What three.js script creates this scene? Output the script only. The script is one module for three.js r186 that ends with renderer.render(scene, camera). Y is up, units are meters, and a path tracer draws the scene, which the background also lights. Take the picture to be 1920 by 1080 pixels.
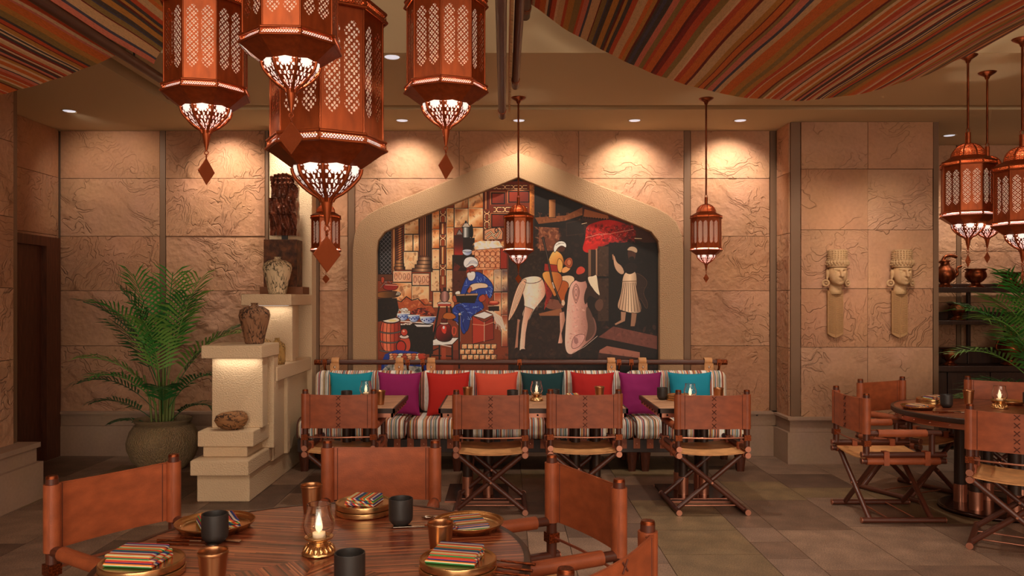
import * as THREE from 'three';
import { RoundedBoxGeometry } from 'three/addons/geometries/RoundedBoxGeometry.js';
import { mergeGeometries, toCreasedNormals } from 'three/addons/utils/BufferGeometryUtils.js';
import { MarchingCubes } from 'three/addons/objects/MarchingCubes.js';
import { RectAreaLightUniformsLib } from 'three/addons/lights/RectAreaLightUniformsLib.js';

// ---------------------------------------------------------------- camera, exposure, light
const F = 1480, VX = 945, VY = 562, EYE = 1.53;
const scene = new THREE.Scene();
scene.background = new THREE.Color(0x000000);
const camera = new THREE.PerspectiveCamera(2 * Math.atan(540 / F) * 180 / Math.PI, 16 / 9, 0.05, 60);
camera.position.set(0, EYE, 0);
camera.setViewOffset(1920, 1080, 960 - VX, 540 - VY, 1920, 1080);
const renderer = new THREE.WebGLRenderer({ antialias: true });
renderer.toneMapping = THREE.LinearToneMapping;
renderer.toneMappingExposure = 0.46;
renderer.shadowMap.enabled = true;
RectAreaLightUniformsLib.init();
const WARM = new THREE.Color(1.0, 0.87, 0.71);
const SPOT = 13;         // wall washers, candela
const PANEL_FILL = 20;         // added fill panels behind the viewer, nits
const WINDOW_FILL = 10.5;       // added fill window behind the viewer, nits
const LANTERN = 3.0;     // bulb inside a lantern, candela

// ---------------------------------------------------------------- helpers
let seed = 12345;
const rnd = (a = 0, b = 1) => { seed = (seed * 1664525 + 1013904223) >>> 0; return a + (b - a) * seed / 4294967296; };
const at = (px, py, d) => new THREE.Vector3((px - VX) * d / F, EYE - (py - VY) * d / F, -d);
const V = (x, y, z) => new THREE.Vector3(x, y, z);
const used = {};
const numbered = n => { used[n] = (used[n] ?? -1) + 1; return used[n] ? `${n}_${String(used[n]).padStart(3, '0')}` : n; };
const fix = g => {
  const n = g.index ? g.toNonIndexed() : g;
  for (const k of Object.keys(n.attributes)) if (!['position', 'normal', 'uv'].includes(k)) n.deleteAttribute(k);
  if (!n.attributes.normal) n.computeVertexNormals();
  if (!n.attributes.uv) n.setAttribute('uv', new THREE.BufferAttribute(new Float32Array(n.attributes.position.count * 2), 2));
  n.morphAttributes = {};
  return n;
};
const join = gs => Array.isArray(gs) ? (gs.length === 1 ? gs[0] : mergeGeometries(gs.map(fix))) : gs;
function part(name, gs, m, parent, label) {
  const o = new THREE.Mesh(join(gs), m); o.name = name; parent.add(o);
  if (label) o.userData.label = label;
  return o;
}
function thing(name, label, category, p = [0, 0, 0], turn = 0, group) {
  const o = new THREE.Group(); o.name = numbered(name); scene.add(o);
  o.position.set(...(p.isVector3 ? [p.x, p.y, p.z] : p)); o.rotation.y = turn;
  o.userData = { label, category }; if (group) o.userData.group = group;
  return o;
}
function dup(src, label, p, turn = 0, group) {
  const o = src.clone(); o.name = numbered(src.name.replace(/_\d{3}$/, '')); scene.add(o);
  o.position.set(...(p.isVector3 ? [p.x, p.y, p.z] : p)); o.rotation.y = turn;
  o.userData = { ...src.userData, label }; if (group) o.userData.group = group;
  return o;
}
function struct(name, gs, m, label, category) {
  const o = new THREE.Mesh(join(gs), m); o.name = name; scene.add(o);
  o.userData = { kind: 'structure', label, category };
  return o;
}
// uv in metres from the dominant axis of the normal
function uvBox(g, s = 1, ou = 0, ov = 0) {
  g = fix(g); const p = g.attributes.position, n = g.attributes.normal, u = g.attributes.uv;
  for (let i = 0; i < p.count; i++) {
    const ax = Math.abs(n.getX(i)), ay = Math.abs(n.getY(i)), az = Math.abs(n.getZ(i));
    let a, b;
    if (az >= ax && az >= ay) { a = p.getX(i); b = p.getY(i); }
    else if (ax >= ay) { a = p.getZ(i); b = p.getY(i); }
    else { a = p.getX(i); b = p.getZ(i); }
    u.setXY(i, a / s + ou, b / s + ov);
  }
  return g;
}
function uvAlong(g, axis, s, cross = 0.3) {   // u along one axis only (stripes)
  g = fix(g); const p = g.attributes.position, u = g.attributes.uv;
  for (let i = 0; i < p.count; i++) {
    const c = [p.getX(i), p.getY(i), p.getZ(i)];
    u.setXY(i, c[axis] / s, (c[(axis + 1) % 3] + c[(axis + 2) % 3]) / cross);
  }
  return g;
}
const box = (x0, x1, y0, y1, d0, d1) => new THREE.BoxGeometry(x1 - x0, y1 - y0, d1 - d0).translate((x0 + x1) / 2, (y0 + y1) / 2, -(d0 + d1) / 2);
const rbox = (x0, x1, y0, y1, d0, d1, r = 0.006, seg = 2) => new RoundedBoxGeometry(x1 - x0, y1 - y0, d1 - d0, seg, r).translate((x0 + x1) / 2, (y0 + y1) / 2, -(d0 + d1) / 2);
function bar(a, b, r, r2 = r, seg = 12) {
  const d = b.clone().sub(a), g = new THREE.CylinderGeometry(r2, r, d.length(), seg);
  g.applyQuaternion(new THREE.Quaternion().setFromUnitVectors(V(0, 1, 0), d.clone().normalize()));
  return g.translate((a.x + b.x) / 2, (a.y + b.y) / 2, (a.z + b.z) / 2);
}
const tube = (pts, r, n = 16, seg = 8) => new THREE.TubeGeometry(new THREE.CatmullRomCurve3(pts), n, r, seg, false);
const lathe = (pts, seg = 32) => new THREE.LatheGeometry(pts.map(p => new THREE.Vector2(p[0], p[1])), seg);
const ball = (r, x, y, z, sx = 1, sy = 1, sz = 1, n = 12) => new THREE.SphereGeometry(r, n, Math.max(6, n * 0.7 | 0)).scale(sx, sy, sz).translate(x, y, z);
const mat = (c, roughness = 0.7, metalness = 0, extra = {}) => new THREE.MeshPhysicalMaterial({ color: c, roughness, metalness, side: THREE.DoubleSide, ...extra });

// ---------------------------------------------------------------- textures
const perm = new Uint8Array(512); { const q = [...Array(256).keys()]; for (let i = 255; i > 0; i--) { const j = Math.floor(rnd(0, i + 1)); [q[i], q[j]] = [q[j], q[i]]; } for (let i = 0; i < 512; i++) perm[i] = q[i & 255]; }
const GX = [1, -1, 1, -1, 1.4, -1.4, 0, 0], GY = [1, 1, -1, -1, 0, 0, 1.4, -1.4];
function noise(x, y, per) {   // periodic gradient noise, about -1..1
  const xi = Math.floor(x), yi = Math.floor(y), fx = x - xi, fy = y - yi;
  const m = v => ((v % per) + per) % per, x0 = m(xi), x1 = m(xi + 1), y0 = m(yi), y1 = m(yi + 1);
  const u = fx * fx * fx * (fx * (fx * 6 - 15) + 10), v = fy * fy * fy * (fy * (fy * 6 - 15) + 10);
  const g = (a, b, dx, dy) => { const h = perm[perm[a & 255] + (b & 255)] & 7; return GX[h] * dx + GY[h] * dy; };
  const a = g(x0, y0, fx, fy), b = g(x1, y0, fx - 1, fy), c = g(x0, y1, fx, fy - 1), d = g(x1, y1, fx - 1, fy - 1);
  return (a + u * (b - a)) + v * ((c + u * (d - c)) - (a + u * (b - a)));
}
const fbm = (x, y, per, o = 4) => { let s = 0, a = 0.5; for (let i = 0; i < o; i++) { s += a * noise(x, y, per); x *= 2; y *= 2; per *= 2; a *= 0.5; } return s; };
function dataTex(n, fn, srgb = false, h = n) {
  const d = new Uint8Array(n * h * 4);
  for (let j = 0; j < h; j++) for (let i = 0; i < n; i++) {
    const c = fn(i / n, j / h, i, j), k = (j * n + i) * 4;
    if (typeof c === 'number') d[k] = d[k + 1] = d[k + 2] = Math.max(0, Math.min(255, c * 255));
    else for (let q = 0; q < 3; q++) d[k + q] = Math.max(0, Math.min(255, c[q] * 255));
    d[k + 3] = 255;
  }
  const t = new THREE.DataTexture(d, n, h); t.wrapS = t.wrapT = THREE.RepeatWrapping; t.magFilter = THREE.LinearFilter; t.minFilter = THREE.LinearMipmapLinearFilter; t.generateMipmaps = true;
  if (srgb) t.colorSpace = THREE.SRGBColorSpace; t.needsUpdate = true; return t;
}
function canvasTex(w, h, draw, srgb = true) {
  const c = document.createElement('canvas'); c.width = w; c.height = h; draw(c.getContext('2d'), w, h);
  const t = new THREE.CanvasTexture(c); t.wrapS = t.wrapT = THREE.RepeatWrapping; if (srgb) t.colorSpace = THREE.SRGBColorSpace; return t;
}
const sstep = (a, b, x) => { x = Math.max(0, Math.min(1, (x - a) / (b - a))); return x * x * (3 - 2 * x); };
// cleft sandstone: flakes with stepped edges over a soft swell (2 m square)
const cleftMap = (p, r, s, t) => dataTex(1024, (u, v) => {
  const wx = 0.10 * fbm(u * 5 + 3, v * 5, 5, 4), wy = 0.10 * fbm(u * 5, v * 5 + 7, 5, 4);
  const U = u + wx, W = v + wy, a = fbm(p * U + r * W + 40, s * U + t * W + 40, 256, 4);
  const q = a * 8, f = q - Math.floor(q), ter = Math.floor(q) + sstep(0.0, 0.07, f);
  const msk = sstep(-0.12, 0.12, fbm(u * 3 + 5, v * 3 + p, 3, 4));
  const b = fbm(p * 3 * U + r * 3 * W + 60, s * 3 * U + t * 3 * W + 60, 256, 3) * 6, fb = b - Math.floor(b);
  const cr = Math.abs(fbm(2.2 * U + 1.5 * W + 17, -1.2 * U + 2.4 * W + 31, 256, 5)), crk = (1 - sstep(0.0, 0.012, cr)) * sstep(0.0, 0.2, fbm(u * 4 + 9, v * 4 + s, 256, 3));
  return 0.5 - 0.06 * crk + 0.05 * msk * ter + 0.014 * q * (1 - msk) + 0.022 * sstep(0, 0.12, fb) * msk + 0.03 * fbm(u * 36, v * 36, 36, 3);
});
const cleft = [cleftMap(4, 4, -2, 4), cleftMap(3, 1, -1, 6), cleftMap(5, -3, 2, 3)];
const sandTone = dataTex(512, (u, v) => { const n = 0.88 + 0.10 * fbm(u * 3, v * 3, 3, 4) + 0.05 * fbm(u * 60, v * 60, 60, 2); return [n, n * (0.99 + 0.03 * fbm(u * 4 + 1, v * 4, 4, 2)), n * (0.97 + 0.06 * fbm(u * 5, v * 5 + 3, 5, 2))]; }, true);
const grit = dataTex(512, (u, v) => 0.5 + 0.55 * fbm(u * 48, v * 48, 48, 3));
const leatherTone = dataTex(512, (u, v) => 0.9 + 0.16 * fbm(u * 5, v * 5, 5, 4) + 0.05 * fbm(u * 90, v * 90, 90, 2), true);
const leatherBump = dataTex(256, (u, v) => 0.5 + 0.5 * fbm(u * 50, v * 50, 50, 2));
const speckle = dataTex(512, (u, v) => 0.80 + 0.35 * fbm(u * 110, v * 110, 110, 2) + 0.18 * fbm(u * 6, v * 6, 6, 4), true);
const woodTone = dataTex(512, (u, v) => { const n = 0.8 + 0.3 * fbm(u * 40, v * 3, 40, 3) ; return [n, n, n]; }, true);
const blotch = dataTex(512, (u, v) => { const n = fbm(u * 7, v * 7, 7, 5), k = 0.75 + 0.6 * n; return [k, k, k]; }, true);
const crackle = dataTex(512, (u, v) => { const n = Math.abs(fbm(u * 14, v * 14, 14, 4)), k = sstep(0.03, 0.14, n), m = sstep(-0.25, 0.1, fbm(u * 4, v * 4, 4, 3)); const q = 1 - (1 - k) * m; return [0.22 + 0.78 * q, 0.2 + 0.8 * q, 0.16 + 0.84 * q]; }, true);

function stripeTex(cols, widths, count, w, seedv, h = 32) {
  seed = seedv;
  return canvasTex(w, h, (c) => {
    let x = 0, last = -1;
    while (x < w) {
      let k; do k = Math.floor(rnd(0, cols.length)); while (k === last); last = k;
      const ww = Math.max(2, Math.round(rnd(widths[0], widths[1]) * (cols[k][1] ?? 1)));
      c.fillStyle = cols[k][0]; c.fillRect(x, 0, ww, h); x += ww;
    }
    for (let i = 0; i < w * h / 3; i++) { c.fillStyle = rnd() < 0.5 ? 'rgba(0,0,0,.10)' : 'rgba(255,230,200,.08)'; c.fillRect(rnd(0, w), rnd(0, h), 1, 2); }
  });
}
const tentTex = stripeTex([['#e0722c', 1.8], ['#e0b684', 1.5], ['#8c2418', 0.8], ['#e07f66', 1.1], ['#9a7c42', 1.4], ['#4a403c', 0.8], ['#d05026', 1.2], ['#efcb9e', 0.7], ['#c98a3a', 1.2], ['#701e14', 0.5], ['#4c4a5c', 0.6]], [9, 30], 0, 2048, 77, 64);
const benchTex = stripeTex([['#fff6ea', 1.5], ['#2e2422', 0.7], ['#d8743a', 1], ['#8fb4ba', 1], ['#b34030', 0.7], ['#e8c490', 1], ['#7a5644', 0.6], ['#e8a098', 0.9], ['#fffaf2', 1.4], ['#56687a', 0.7], ['#d8b44a', 0.6], ['#f2e6d6', 1.2]], [4, 9], 0, 1024, 99);
const napTex = stripeTex([['#b8241c', 1.0], ['#20306f', 1.3], ['#e8dcc0', 0.7], ['#2f8a45', 0.7], ['#e58a2a', 0.8], ['#101018', 0.7], ['#c9b8a8', 0.8], ['#1f6e86', 0.9], ['#c03a3a', 0.7], ['#d8c23c', 0.5]], [14, 34], 0, 512, 41);

// ---------------------------------------------------------------- materials
const M = {
  stone: [0, 1, 2].map(i => mat([0xcb9876, 0xd09f7e, 0xc5906d][i], 0.85, 0, { map: sandTone, bumpMap: cleft[i], bumpScale: 0.17 })),
  wallCore: mat(0x6b5140, 0.9),
  arch: mat(0xb28f6c, 0.9, 0, { bumpMap: grit, bumpScale: 0.006 }),
  stucco: mat(0xdcc09c, 0.9, 0, { bumpMap: grit, bumpScale: 0.006 }),
  base: mat(0xb0907a, 0.75, 0, { map: sandTone, bumpMap: grit, bumpScale: 0.001 }),
  bronze: mat(0x7a5c45, 0.55, 0.25),
  ceiling: mat(0xceb791, 0.9, 0, {}),
  slot: mat(0x4c392c, 0.8),
  door: mat(0x74402a, 0.5, 0, { map: woodTone }),
  tile: [0x9f7f6a, 0x91715c, 0x775c4c, 0xa8866e, 0x947856, 0x856753].map(c => mat(c, 0.5, 0, { map: speckle, bumpMap: grit, bumpScale: 0.0006 })),
  grout: mat(0x9c836f, 0.9),
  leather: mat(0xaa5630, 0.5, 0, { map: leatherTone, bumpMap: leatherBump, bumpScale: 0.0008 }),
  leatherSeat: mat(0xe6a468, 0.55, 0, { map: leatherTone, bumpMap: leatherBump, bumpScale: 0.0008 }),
  stitch: mat(0x5a2a18, 0.8),
  darkWood: mat(0x663220, 0.42, 0, { map: woodTone, clearcoat: 0.1, clearcoatRoughness: 0.3 }),
  shelfWood: mat(0x3e2419, 0.4, 0, { map: woodTone }),
  copper: mat(0xc98a72, 0.3, 0.9),
  copperDark: mat(0xa2502a, 0.38, 0.85, { map: blotch }),
  lantern: mat(0xa04a20, 0.4, 0.7, { map: leatherTone }),
  brass: mat(0xd4a872, 0.25, 0.95),
  bronzeCup: mat(0xb9855c, 0.28, 0.95),
  black: mat(0x2b2624, 0.45, 0),
  steel: mat(0xc8b9ac, 0.2, 1),
  tent: mat(0xffffff, 0.9, 0, { map: tentTex, bumpMap: grit, bumpScale: 0.0008 }),
  bench: mat(0xffffff, 0.85, 0, { map: benchTex }),
  napkin: mat(0xffffff, 0.9, 0, { map: napTex }),
  glass: mat(0xffffff, 0.03, 0, { transmission: 1, thickness: 0.002, ior: 1.45 }),
  glow: mat(0xfff0dc, 0.6, 0, { emissive: 0xfff6ee, emissiveIntensity: 1.7 }),
  glowSoft: mat(0xe8c8a4, 0.7, 0, { emissive: 0xffdcbc, emissiveIntensity: 1.0 }),
  lampDisc: mat(0xffffff, 0.6, 0, { emissive: 0xf3f4ff, emissiveIntensity: 1.4 }),
  flame: mat(0xffe9c8, 0.6, 0, { emissive: 0xffe3b8, emissiveIntensity: 1.7 }),
  wax: mat(0xf0e0c8, 0.6),
  soil: mat(0x33241a, 0.95),
  leaf: [0x48983e, 0x34783a, 0x7aac4c, 0x275a2c].map(c => mat(c, 0.5, 0, { transmission: 0.2, thickness: 0 })),
  stem: mat(0x6d7a3a, 0.6),
};
// ---------------------------------------------------------------- the setting
const XW = (px, d = 7.8) => (px - VX) * d / F;
const ROWS = [0.425, 1.074, 1.619, 2.158, 2.729, 3.2];
// floor
const floor = struct('floor', box(-4.6, 6.6, -0.12, -0.014, -8.2, 8.8), M.grout, 'brown stone tiled floor of the dining room', 'floor');
{
  seed = 2024;
  const far = [[], [], [], [], [], []];
  let x = -4.45, n = 0; const cols = [];
  const widths = [0.26, 0.52, 0.26, 0.55, 0.52, 0.26];
  // column edges pass X = 1.55, 1.81, 2.32, 2.87 as the joints of the photograph do
  const edges = [-4.61, -4.32, -3.8, -3.54, -3.0, -2.48, -2.22, -1.7, -1.15, -0.89, -0.37, 0.15, 0.41, 0.96, 1.55, 1.81, 2.32, 2.87, 3.39, 3.65, 4.2, 4.72, 5.24, 5.8, 6.3];
  for (let i = 0; i + 1 < edges.length; i++) {
    let d = -0.4 + rnd(0, 0.4);
    while (d < 8.6) {
      const len = [0.32, 0.5, 0.62, 0.78][Math.floor(rnd(0, 4))], d1 = Math.min(d + len, 8.7), k = Math.floor(rnd(0, 6));
      const g = uvBox(box(edges[i] + 0.002, edges[i + 1] - 0.002, -0.014, 0, d + 0.002, d1 - 0.002), 0.9, rnd(), rnd());
      const cx = (edges[i] + edges[i + 1]) / 2, cd = (d + d1) / 2;
      const seen = cd > 2.9 && cd < 7.8 && Math.abs(cx - 0.1) < 0.66 * cd + 0.2 && n < 296;
      if (seen) { part('floor_tile', g, M.tile[k], floor); n++; } else far[k].push(g);
      d = d1;
    }
  }
  far.forEach((g, k) => { const o = part('floor_tiles', g, M.tile[k], floor); o.userData.kind = 'stuff'; });
}
// ceiling with a dark slot and a raised bay for the tent cloths
const ceilGeo = [
  box(-4.6, -2.855, 3.2, 3.3, -8.2, 8.8), box(-2.855, 6.6, 3.2, 3.3, 6.93, 8.8), box(-2.71, 6.6, 3.2, 3.3, 5.34, 6.77), box(-2.71, -2.56, 3.2, 3.3, -8.2, 5.34),
  box(-2.71, 6.6, 3.3, 3.9, 5.34, 5.44), box(-2.66, -2.56, 3.3, 3.9, -8.2, 5.34), box(-2.71, 6.6, 3.85, 3.95, -8.2, 5.44),
].map(g => uvBox(g, 2));
const ceiling = struct('ceiling', ceilGeo, M.ceiling, 'beige plaster ceiling with a raised bay', 'ceiling');
part('ceiling_slot', [box(-2.9, 6.6, 3.29, 3.34, 6.72, 6.98), box(-2.9, -2.66, 3.29, 3.34, -8.2, 6.98)], M.slot, ceiling, 'dark recessed slot');

// stone-clad walls
seed = 555;
function panelZ(parent, x0, x1, y0, y1, d) {
  const j = rnd(-0.004, 0.004);
  part('stone_panel', uvBox(box(x0 + 0.002, x1 - 0.002, y0 + 0.0025, y1 - 0.0025, d + j, d + 0.03), 2, -x0 / 2 + rnd(0.02, 0.4), -y0 / 2 + rnd(0.02, 0.6)), M.stone[Math.floor(rnd(0, 3))], parent);
}
function panelX(parent, x, d0, d1, y0, y1, s) {   // s = +1 faces right, -1 faces left
  const a = s > 0 ? [x - 0.03, x] : [x, x + 0.03];
  part('stone_panel', uvBox(box(a[0], a[1], y0 + 0.0025, y1 - 0.0025, d0 + 0.002, d1 - 0.002), 2, d1 / 2 + rnd(0.02, 0.2), -y0 / 2 + rnd(0.02, 0.6)), M.stone[Math.floor(rnd(0, 3))], parent);
}
const wallBack = struct('wall_back', box(-4.6, 2.74, 0, 3.2, 7.83, 8.0), M.wallCore, 'sandstone panelled back wall of the dining room', 'wall');
const cell = (x0, x1, rows) => { for (let i = 0; i + 1 < rows.length; i++) panelZ(wallBack, x0, x1, rows[i], rows[i + 1], 7.8); };
cell(XW(113), XW(299.5), ROWS); cell(XW(311), XW(497), ROWS); cell(XW(599), XW(652), ROWS); cell(XW(1295), XW(1443), ROWS);
for (const [a, b, r] of [[665, 861, [0.425, 1.1, 1.619, 2.158, 2.729, 3.2]], [861, 1085, [2.158, 2.729, 3.2]], [1085, 1282, [0.425, 1.1, 1.619, 2.158, 2.729, 3.2]]]) cell(XW(a), XW(b), r);
const wallLeft = struct('wall_left', [box(-4.6, -4.41, 0, 3.2, 5.9, 8), box(-4.6, -3.78, 0, 3.9, -8.2, 6.06)], M.wallCore, 'sandstone panelled left wall with a deep pier', 'wall');
for (let i = 0; i < 5; i++) { const r = ROWS; panelX(wallLeft, -3.74, 4.6, 6.02, r[i], r[i + 1], 1); panelX(wallLeft, -3.74, 3.2, 4.6, r[i], r[i + 1], 1); if (r[i + 1] > 2.1) panelX(wallLeft, -4.38, 6.1, 7.76, Math.max(2.13, r[i]), r[i + 1], 1); }
const wallPier = struct('wall_right_pier', [box(XW(1481, 7.44), XW(1760, 7.44), 0, 3.2, 7.44, 8.0), box(4.0, XW(1760, 7.44), 0, 3.2, 7.9, 8.7)], M.wallCore, 'sandstone clad pier with two carved heads', 'wall');
for (const [a, b] of [[1502, 1627], [1627, 1749.5]]) for (let i = 0; i < 5; i++) panelZ(wallPier, XW(a, 7.41), XW(b, 7.41), [0.425, 1.084, 1.635, 2.186, 2.757][i], [1.084, 1.635, 2.186, 2.757, 3.2][i], 7.41);
for (let i = 0; i < 5; i++) panelX(wallPier, XW(1481, 7.41), 7.44, 7.77, ROWS[i], ROWS[i + 1], -1);
const wallAlcove = struct('wall_alcove', box(4.0, 6.6, 0, 3.2, 8.55, 8.7), M.wallCore, 'sandstone back wall of the shelf alcove', 'wall');
for (const [a, b] of [[XW(1757, 8.52), XW(1793, 8.52)], [XW(1802, 8.52), 6.5]]) for (let i = 0; i < 5; i++) panelZ(wallAlcove, a, b, [0.4, 1.0, 1.5, 2.05, 2.65][i], [1.0, 1.5, 2.05, 2.65, 3.2][i], 8.52);
struct('wall_right', box(6.5, 6.65, 0, 3.9, -8.2, 8.7), M.stone[0], 'plain sandstone right wall', 'wall');
struct('wall_front', box(-4.6, 6.6, 0, 3.9, -8.3, -8.15), M.stone[1], 'unseen plain sandstone wall behind the viewer', 'wall');  // out of view, set far back so the added window lights evenly
// upright bronze strips between the stone bays
let tn = 1;
for (const [a, b, d, l] of [[300, 310, 7.8, 'between the two left stone bays'], [497.5, 503, 7.8, 'beside the stone fragment'], [585, 598, 7.79, 'left of the narrow stone bay'], [653, 664.5, 7.79, 'left of the arch'], [1282.5, 1294.5, 7.79, 'right of the arch'], [1444, 1457, 7.81, 'in the corner beside the pier'], [1483, 1500.5, 7.42, 'on the left edge of the pier'], [1750.5, 1760, 7.42, 'on the right edge of the pier'], [1794, 1801, 8.52, 'behind the alcove shelves']])
  struct(`trim_${tn++}`, box(XW(a, d), XW(b, d), 0.42, 3.2, d, d + 0.03), M.bronze, `upright bronze strip ${l}`, 'trim');
struct(`trim_${tn++}`, box(-3.78, -3.75, 0.42, 3.2, 6.025, 6.08), M.bronze, 'upright bronze strip on the edge of the left pier', 'trim');
// stepped stone skirting
const skirtZ = (x0, x1, d) => [box(x0, x1, 0, 0.285, d, 8), box(x0, x1, 0.285, 0.292, d + 0.006, 8), box(x0 + 0.035, x1 - 0.02, 0.292, 0.395, d + 0.045, 8), box(x0 + 0.02, x1 - 0.01, 0.395, 0.41, d + 0.02, 8), box(x0, x1, 0.41, 0.432, d - 0.005, 8)].map(g => uvBox(g, 1.5));
struct('baseboard_back', skirtZ(-4.41, 2.7, 7.73), M.base, 'stepped grey-brown stone skirting along the back wall', 'baseboard');
struct('baseboard_pier', [...skirtZ(2.64, XW(1760, 7.34), 7.34)], M.base, 'stepped stone skirting round the right pier', 'baseboard');
struct('baseboard_left', [box(-3.8, -3.56, 0, 0.285, -8, 6.1), box(-3.8, -3.6, 0.285, 0.395, -8, 6.08), box(-3.8, -3.58, 0.395, 0.432, -8, 6.1)].map(g => uvBox(g, 1.5)), M.base, 'tall stepped stone skirting of the left pier', 'baseboard');
// door in the left wall
const door = struct('door_1', uvBox(box(-4.44, -4.40, 0, 2.04, 6.3, 7.5), 0.6), M.door, 'dark brown wooden door beside the left pier', 'door');
part('door_frame', [box(-4.5, -4.345, 0, 2.04, 7.5, 7.735), box(-4.5, -4.345, 2.04, 2.13, 6.1, 7.735), box(-4.5, -4.345, 0, 2.04, 6.1, 6.3)].map(g => uvBox(g, 0.6)), M.door, door);
// pointed stucco arch round the mural
{
  const P2 = (px, py, d) => new THREE.Vector2((px - VX) * d / F, EYE - (py - VY) * d / F), D = 7.7;
  const half = (pts, s) => pts.map(([x, y]) => P2(971.5 + s * x, y, D));
  const outer = [[309, 715], [309, 470], [306, 441], [296, 417], [279, 402], [259, 391], [0, 287]];
  const inner = [[0, 331], [227, 423], [251, 434], [264, 451], [267, 472], [267, 715]];
  const sh = new THREE.Shape([...half(outer, -1), ...half([...outer].reverse().slice(1), 1), ...half([...inner].reverse(), 1), ...half(inner.slice(1), -1)]);
  const g = new THREE.ExtrudeGeometry(sh, { depth: 0.07, bevelEnabled: true, bevelThickness: 0.012, bevelSize: 0.008, bevelSegments: 2 });
  g.translate(0, 0, -7.785);
  struct(`trim_${tn++}`, uvBox(g, 0.5), M.arch, 'pale stucco pointed arch framing the mural', 'arch');
}
// downlights
function downlight(x, d, label, target, cd, angle = 0.85, y = 3.2) {
  const t = thing('recessed_downlight', label, 'downlight', [x, y, -d], 0, 'recessed ceiling downlights');
  part('trim_ring', lathe([[0.052, -0.001], [0.066, -0.006], [0.07, 0.0]], 28), M.ceiling, t);
  part('lamp_disc', lathe([[0, -0.0025], [0.05, -0.0025], [0.052, -0.001]], 24), M.lampDisc, t);
  const s = new THREE.SpotLight(WARM, cd, 0, angle, 0.75, 2);
  s.position.set(0, -0.015, 0); s.target.position.set(target[0] - x, target[1] - y, -target[2] + d); s.shadow.radius = 2.2; s.name = 'downlight_beam';
  t.add(s, s.target); s.target.name = 'beam_target';
  return t;
}
const wash = (px, py, d, label, k = 1) => { const x = (px - VX) * d / F; downlight(x, d, label, [x, 2.6, 7.8], SPOT * k * 0.85, 0.85); };
wash(130, 208, 6.98, 'recessed downlight in front of the leftmost stone bay', 0.6);
wash(400, 226, 7.35, 'recessed downlight above the potted palm, behind a lantern', 1.3);
wash(545, 226, 7.3, 'unseen recessed downlight above the stone fragment', 1.1);  // out of view behind the lanterns, lights the wall there
wash(754, 226, 7.35, 'recessed downlight left of the arch apex', 1);
wash(973, 226, 7.35, 'recessed downlight above the arch apex', 0.7);
wash(1190, 226, 7.35, 'recessed downlight right of the arch apex', 1.3);
wash(1388, 226, 7.35, 'recessed downlight above the right end of the banquette', 1.3);
{ const x = XW(1780, 8.02); downlight(x, 8.02, 'recessed downlight over the alcove shelves', [x, 1, 8.45], SPOT); downlight(5.3, 8.02, 'unseen recessed downlight over the far end of the alcove shelves', [5.3, 1, 8.45], SPOT); }  // the second lamp is out of view, lights the far alcove
downlight(2.4, 5.5, 'unseen recessed downlight in front of the pier, hidden by the tent cloth', [3.0, 1.95, 7.4], SPOT * 2.2, 0.36);  // out of view, placed to light the left carved head
downlight(3.0, 5.5, 'unseen recessed downlight in front of the pier, farther right', [3.6, 1.95, 7.4], SPOT * 2.2, 0.36);  // out of view, placed to light the right carved head
downlight(-0.77, 5.43, 'recessed downlight beside the largest lantern', [-0.77, 0, 5.5], 16, 0.95);
downlight(1.15, 5.6, 'unseen recessed downlight above the long bench table, hidden by cloth', [1.15, 0, 5.7], 16, 0.95);  // out of view, placed to light tables, chairs and floor below
downlight(1.95, 5.6, 'unseen recessed downlight above the right bench table, hidden by cloth', [2.2, 0, 5.6], 16, 0.95);  // out of view, placed to brighten the floor and chairs at right
// added fill light behind the viewer: glowing ceiling panels and a wide glowing window
for (const [x, d, l] of [[-1.4, -1.0, 'front left'], [1.9, -1.0, 'front middle'], [5.0, -1.0, 'front right'], [-1.4, -4.6, 'rear left'], [1.9, -4.6, 'rear middle'], [5.0, -4.6, 'rear right']]) {
  const t = thing('added_fill_panel', `added square fill light panel behind the viewer, ${l}`, 'ceiling light', [x, 3.8, -d], 0, 'added fill panels behind the viewer');
  part('panel_frame', box(-0.8, 0.8, -0.02, 0.04, -0.8, 0.8), M.bronze, t);
  part('panel_glow', box(-0.76, 0.76, -0.026, -0.018, -0.76, 0.76), M.glow, t);
  const r = new THREE.RectAreaLight(WARM, PANEL_FILL, 1.5, 1.5); r.position.set(0, -0.03, 0); r.rotation.x = -Math.PI / 2; r.name = 'panel_fill_light'; t.add(r);
}
{
  const w = struct('window_1', box(-3.6, 6.4, 0.5, 3.3, -8.14, -8.12), M.glow, 'wide added glowing window behind the viewer, fill light', 'window');  // added glowing surface, broad frontal fill for the whole room
  part('fill_window_frame', [box(-3.7, 6.5, 0.4, 0.5, -8.15, -8.06), box(-3.7, 6.5, 3.3, 3.4, -8.15, -8.06), ...[-3.7, -1.2, 1.3, 3.8, 6.4].map(x => box(x, x + 0.1, 0.4, 3.4, -8.15, -8.06))], M.bronze, w);
  const r = new THREE.RectAreaLight(WARM, WINDOW_FILL, 9.8, 2.8); r.position.set(1.4, 1.9, 8.1); r.name = 'fill_window_light'; w.add(r);
}
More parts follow.
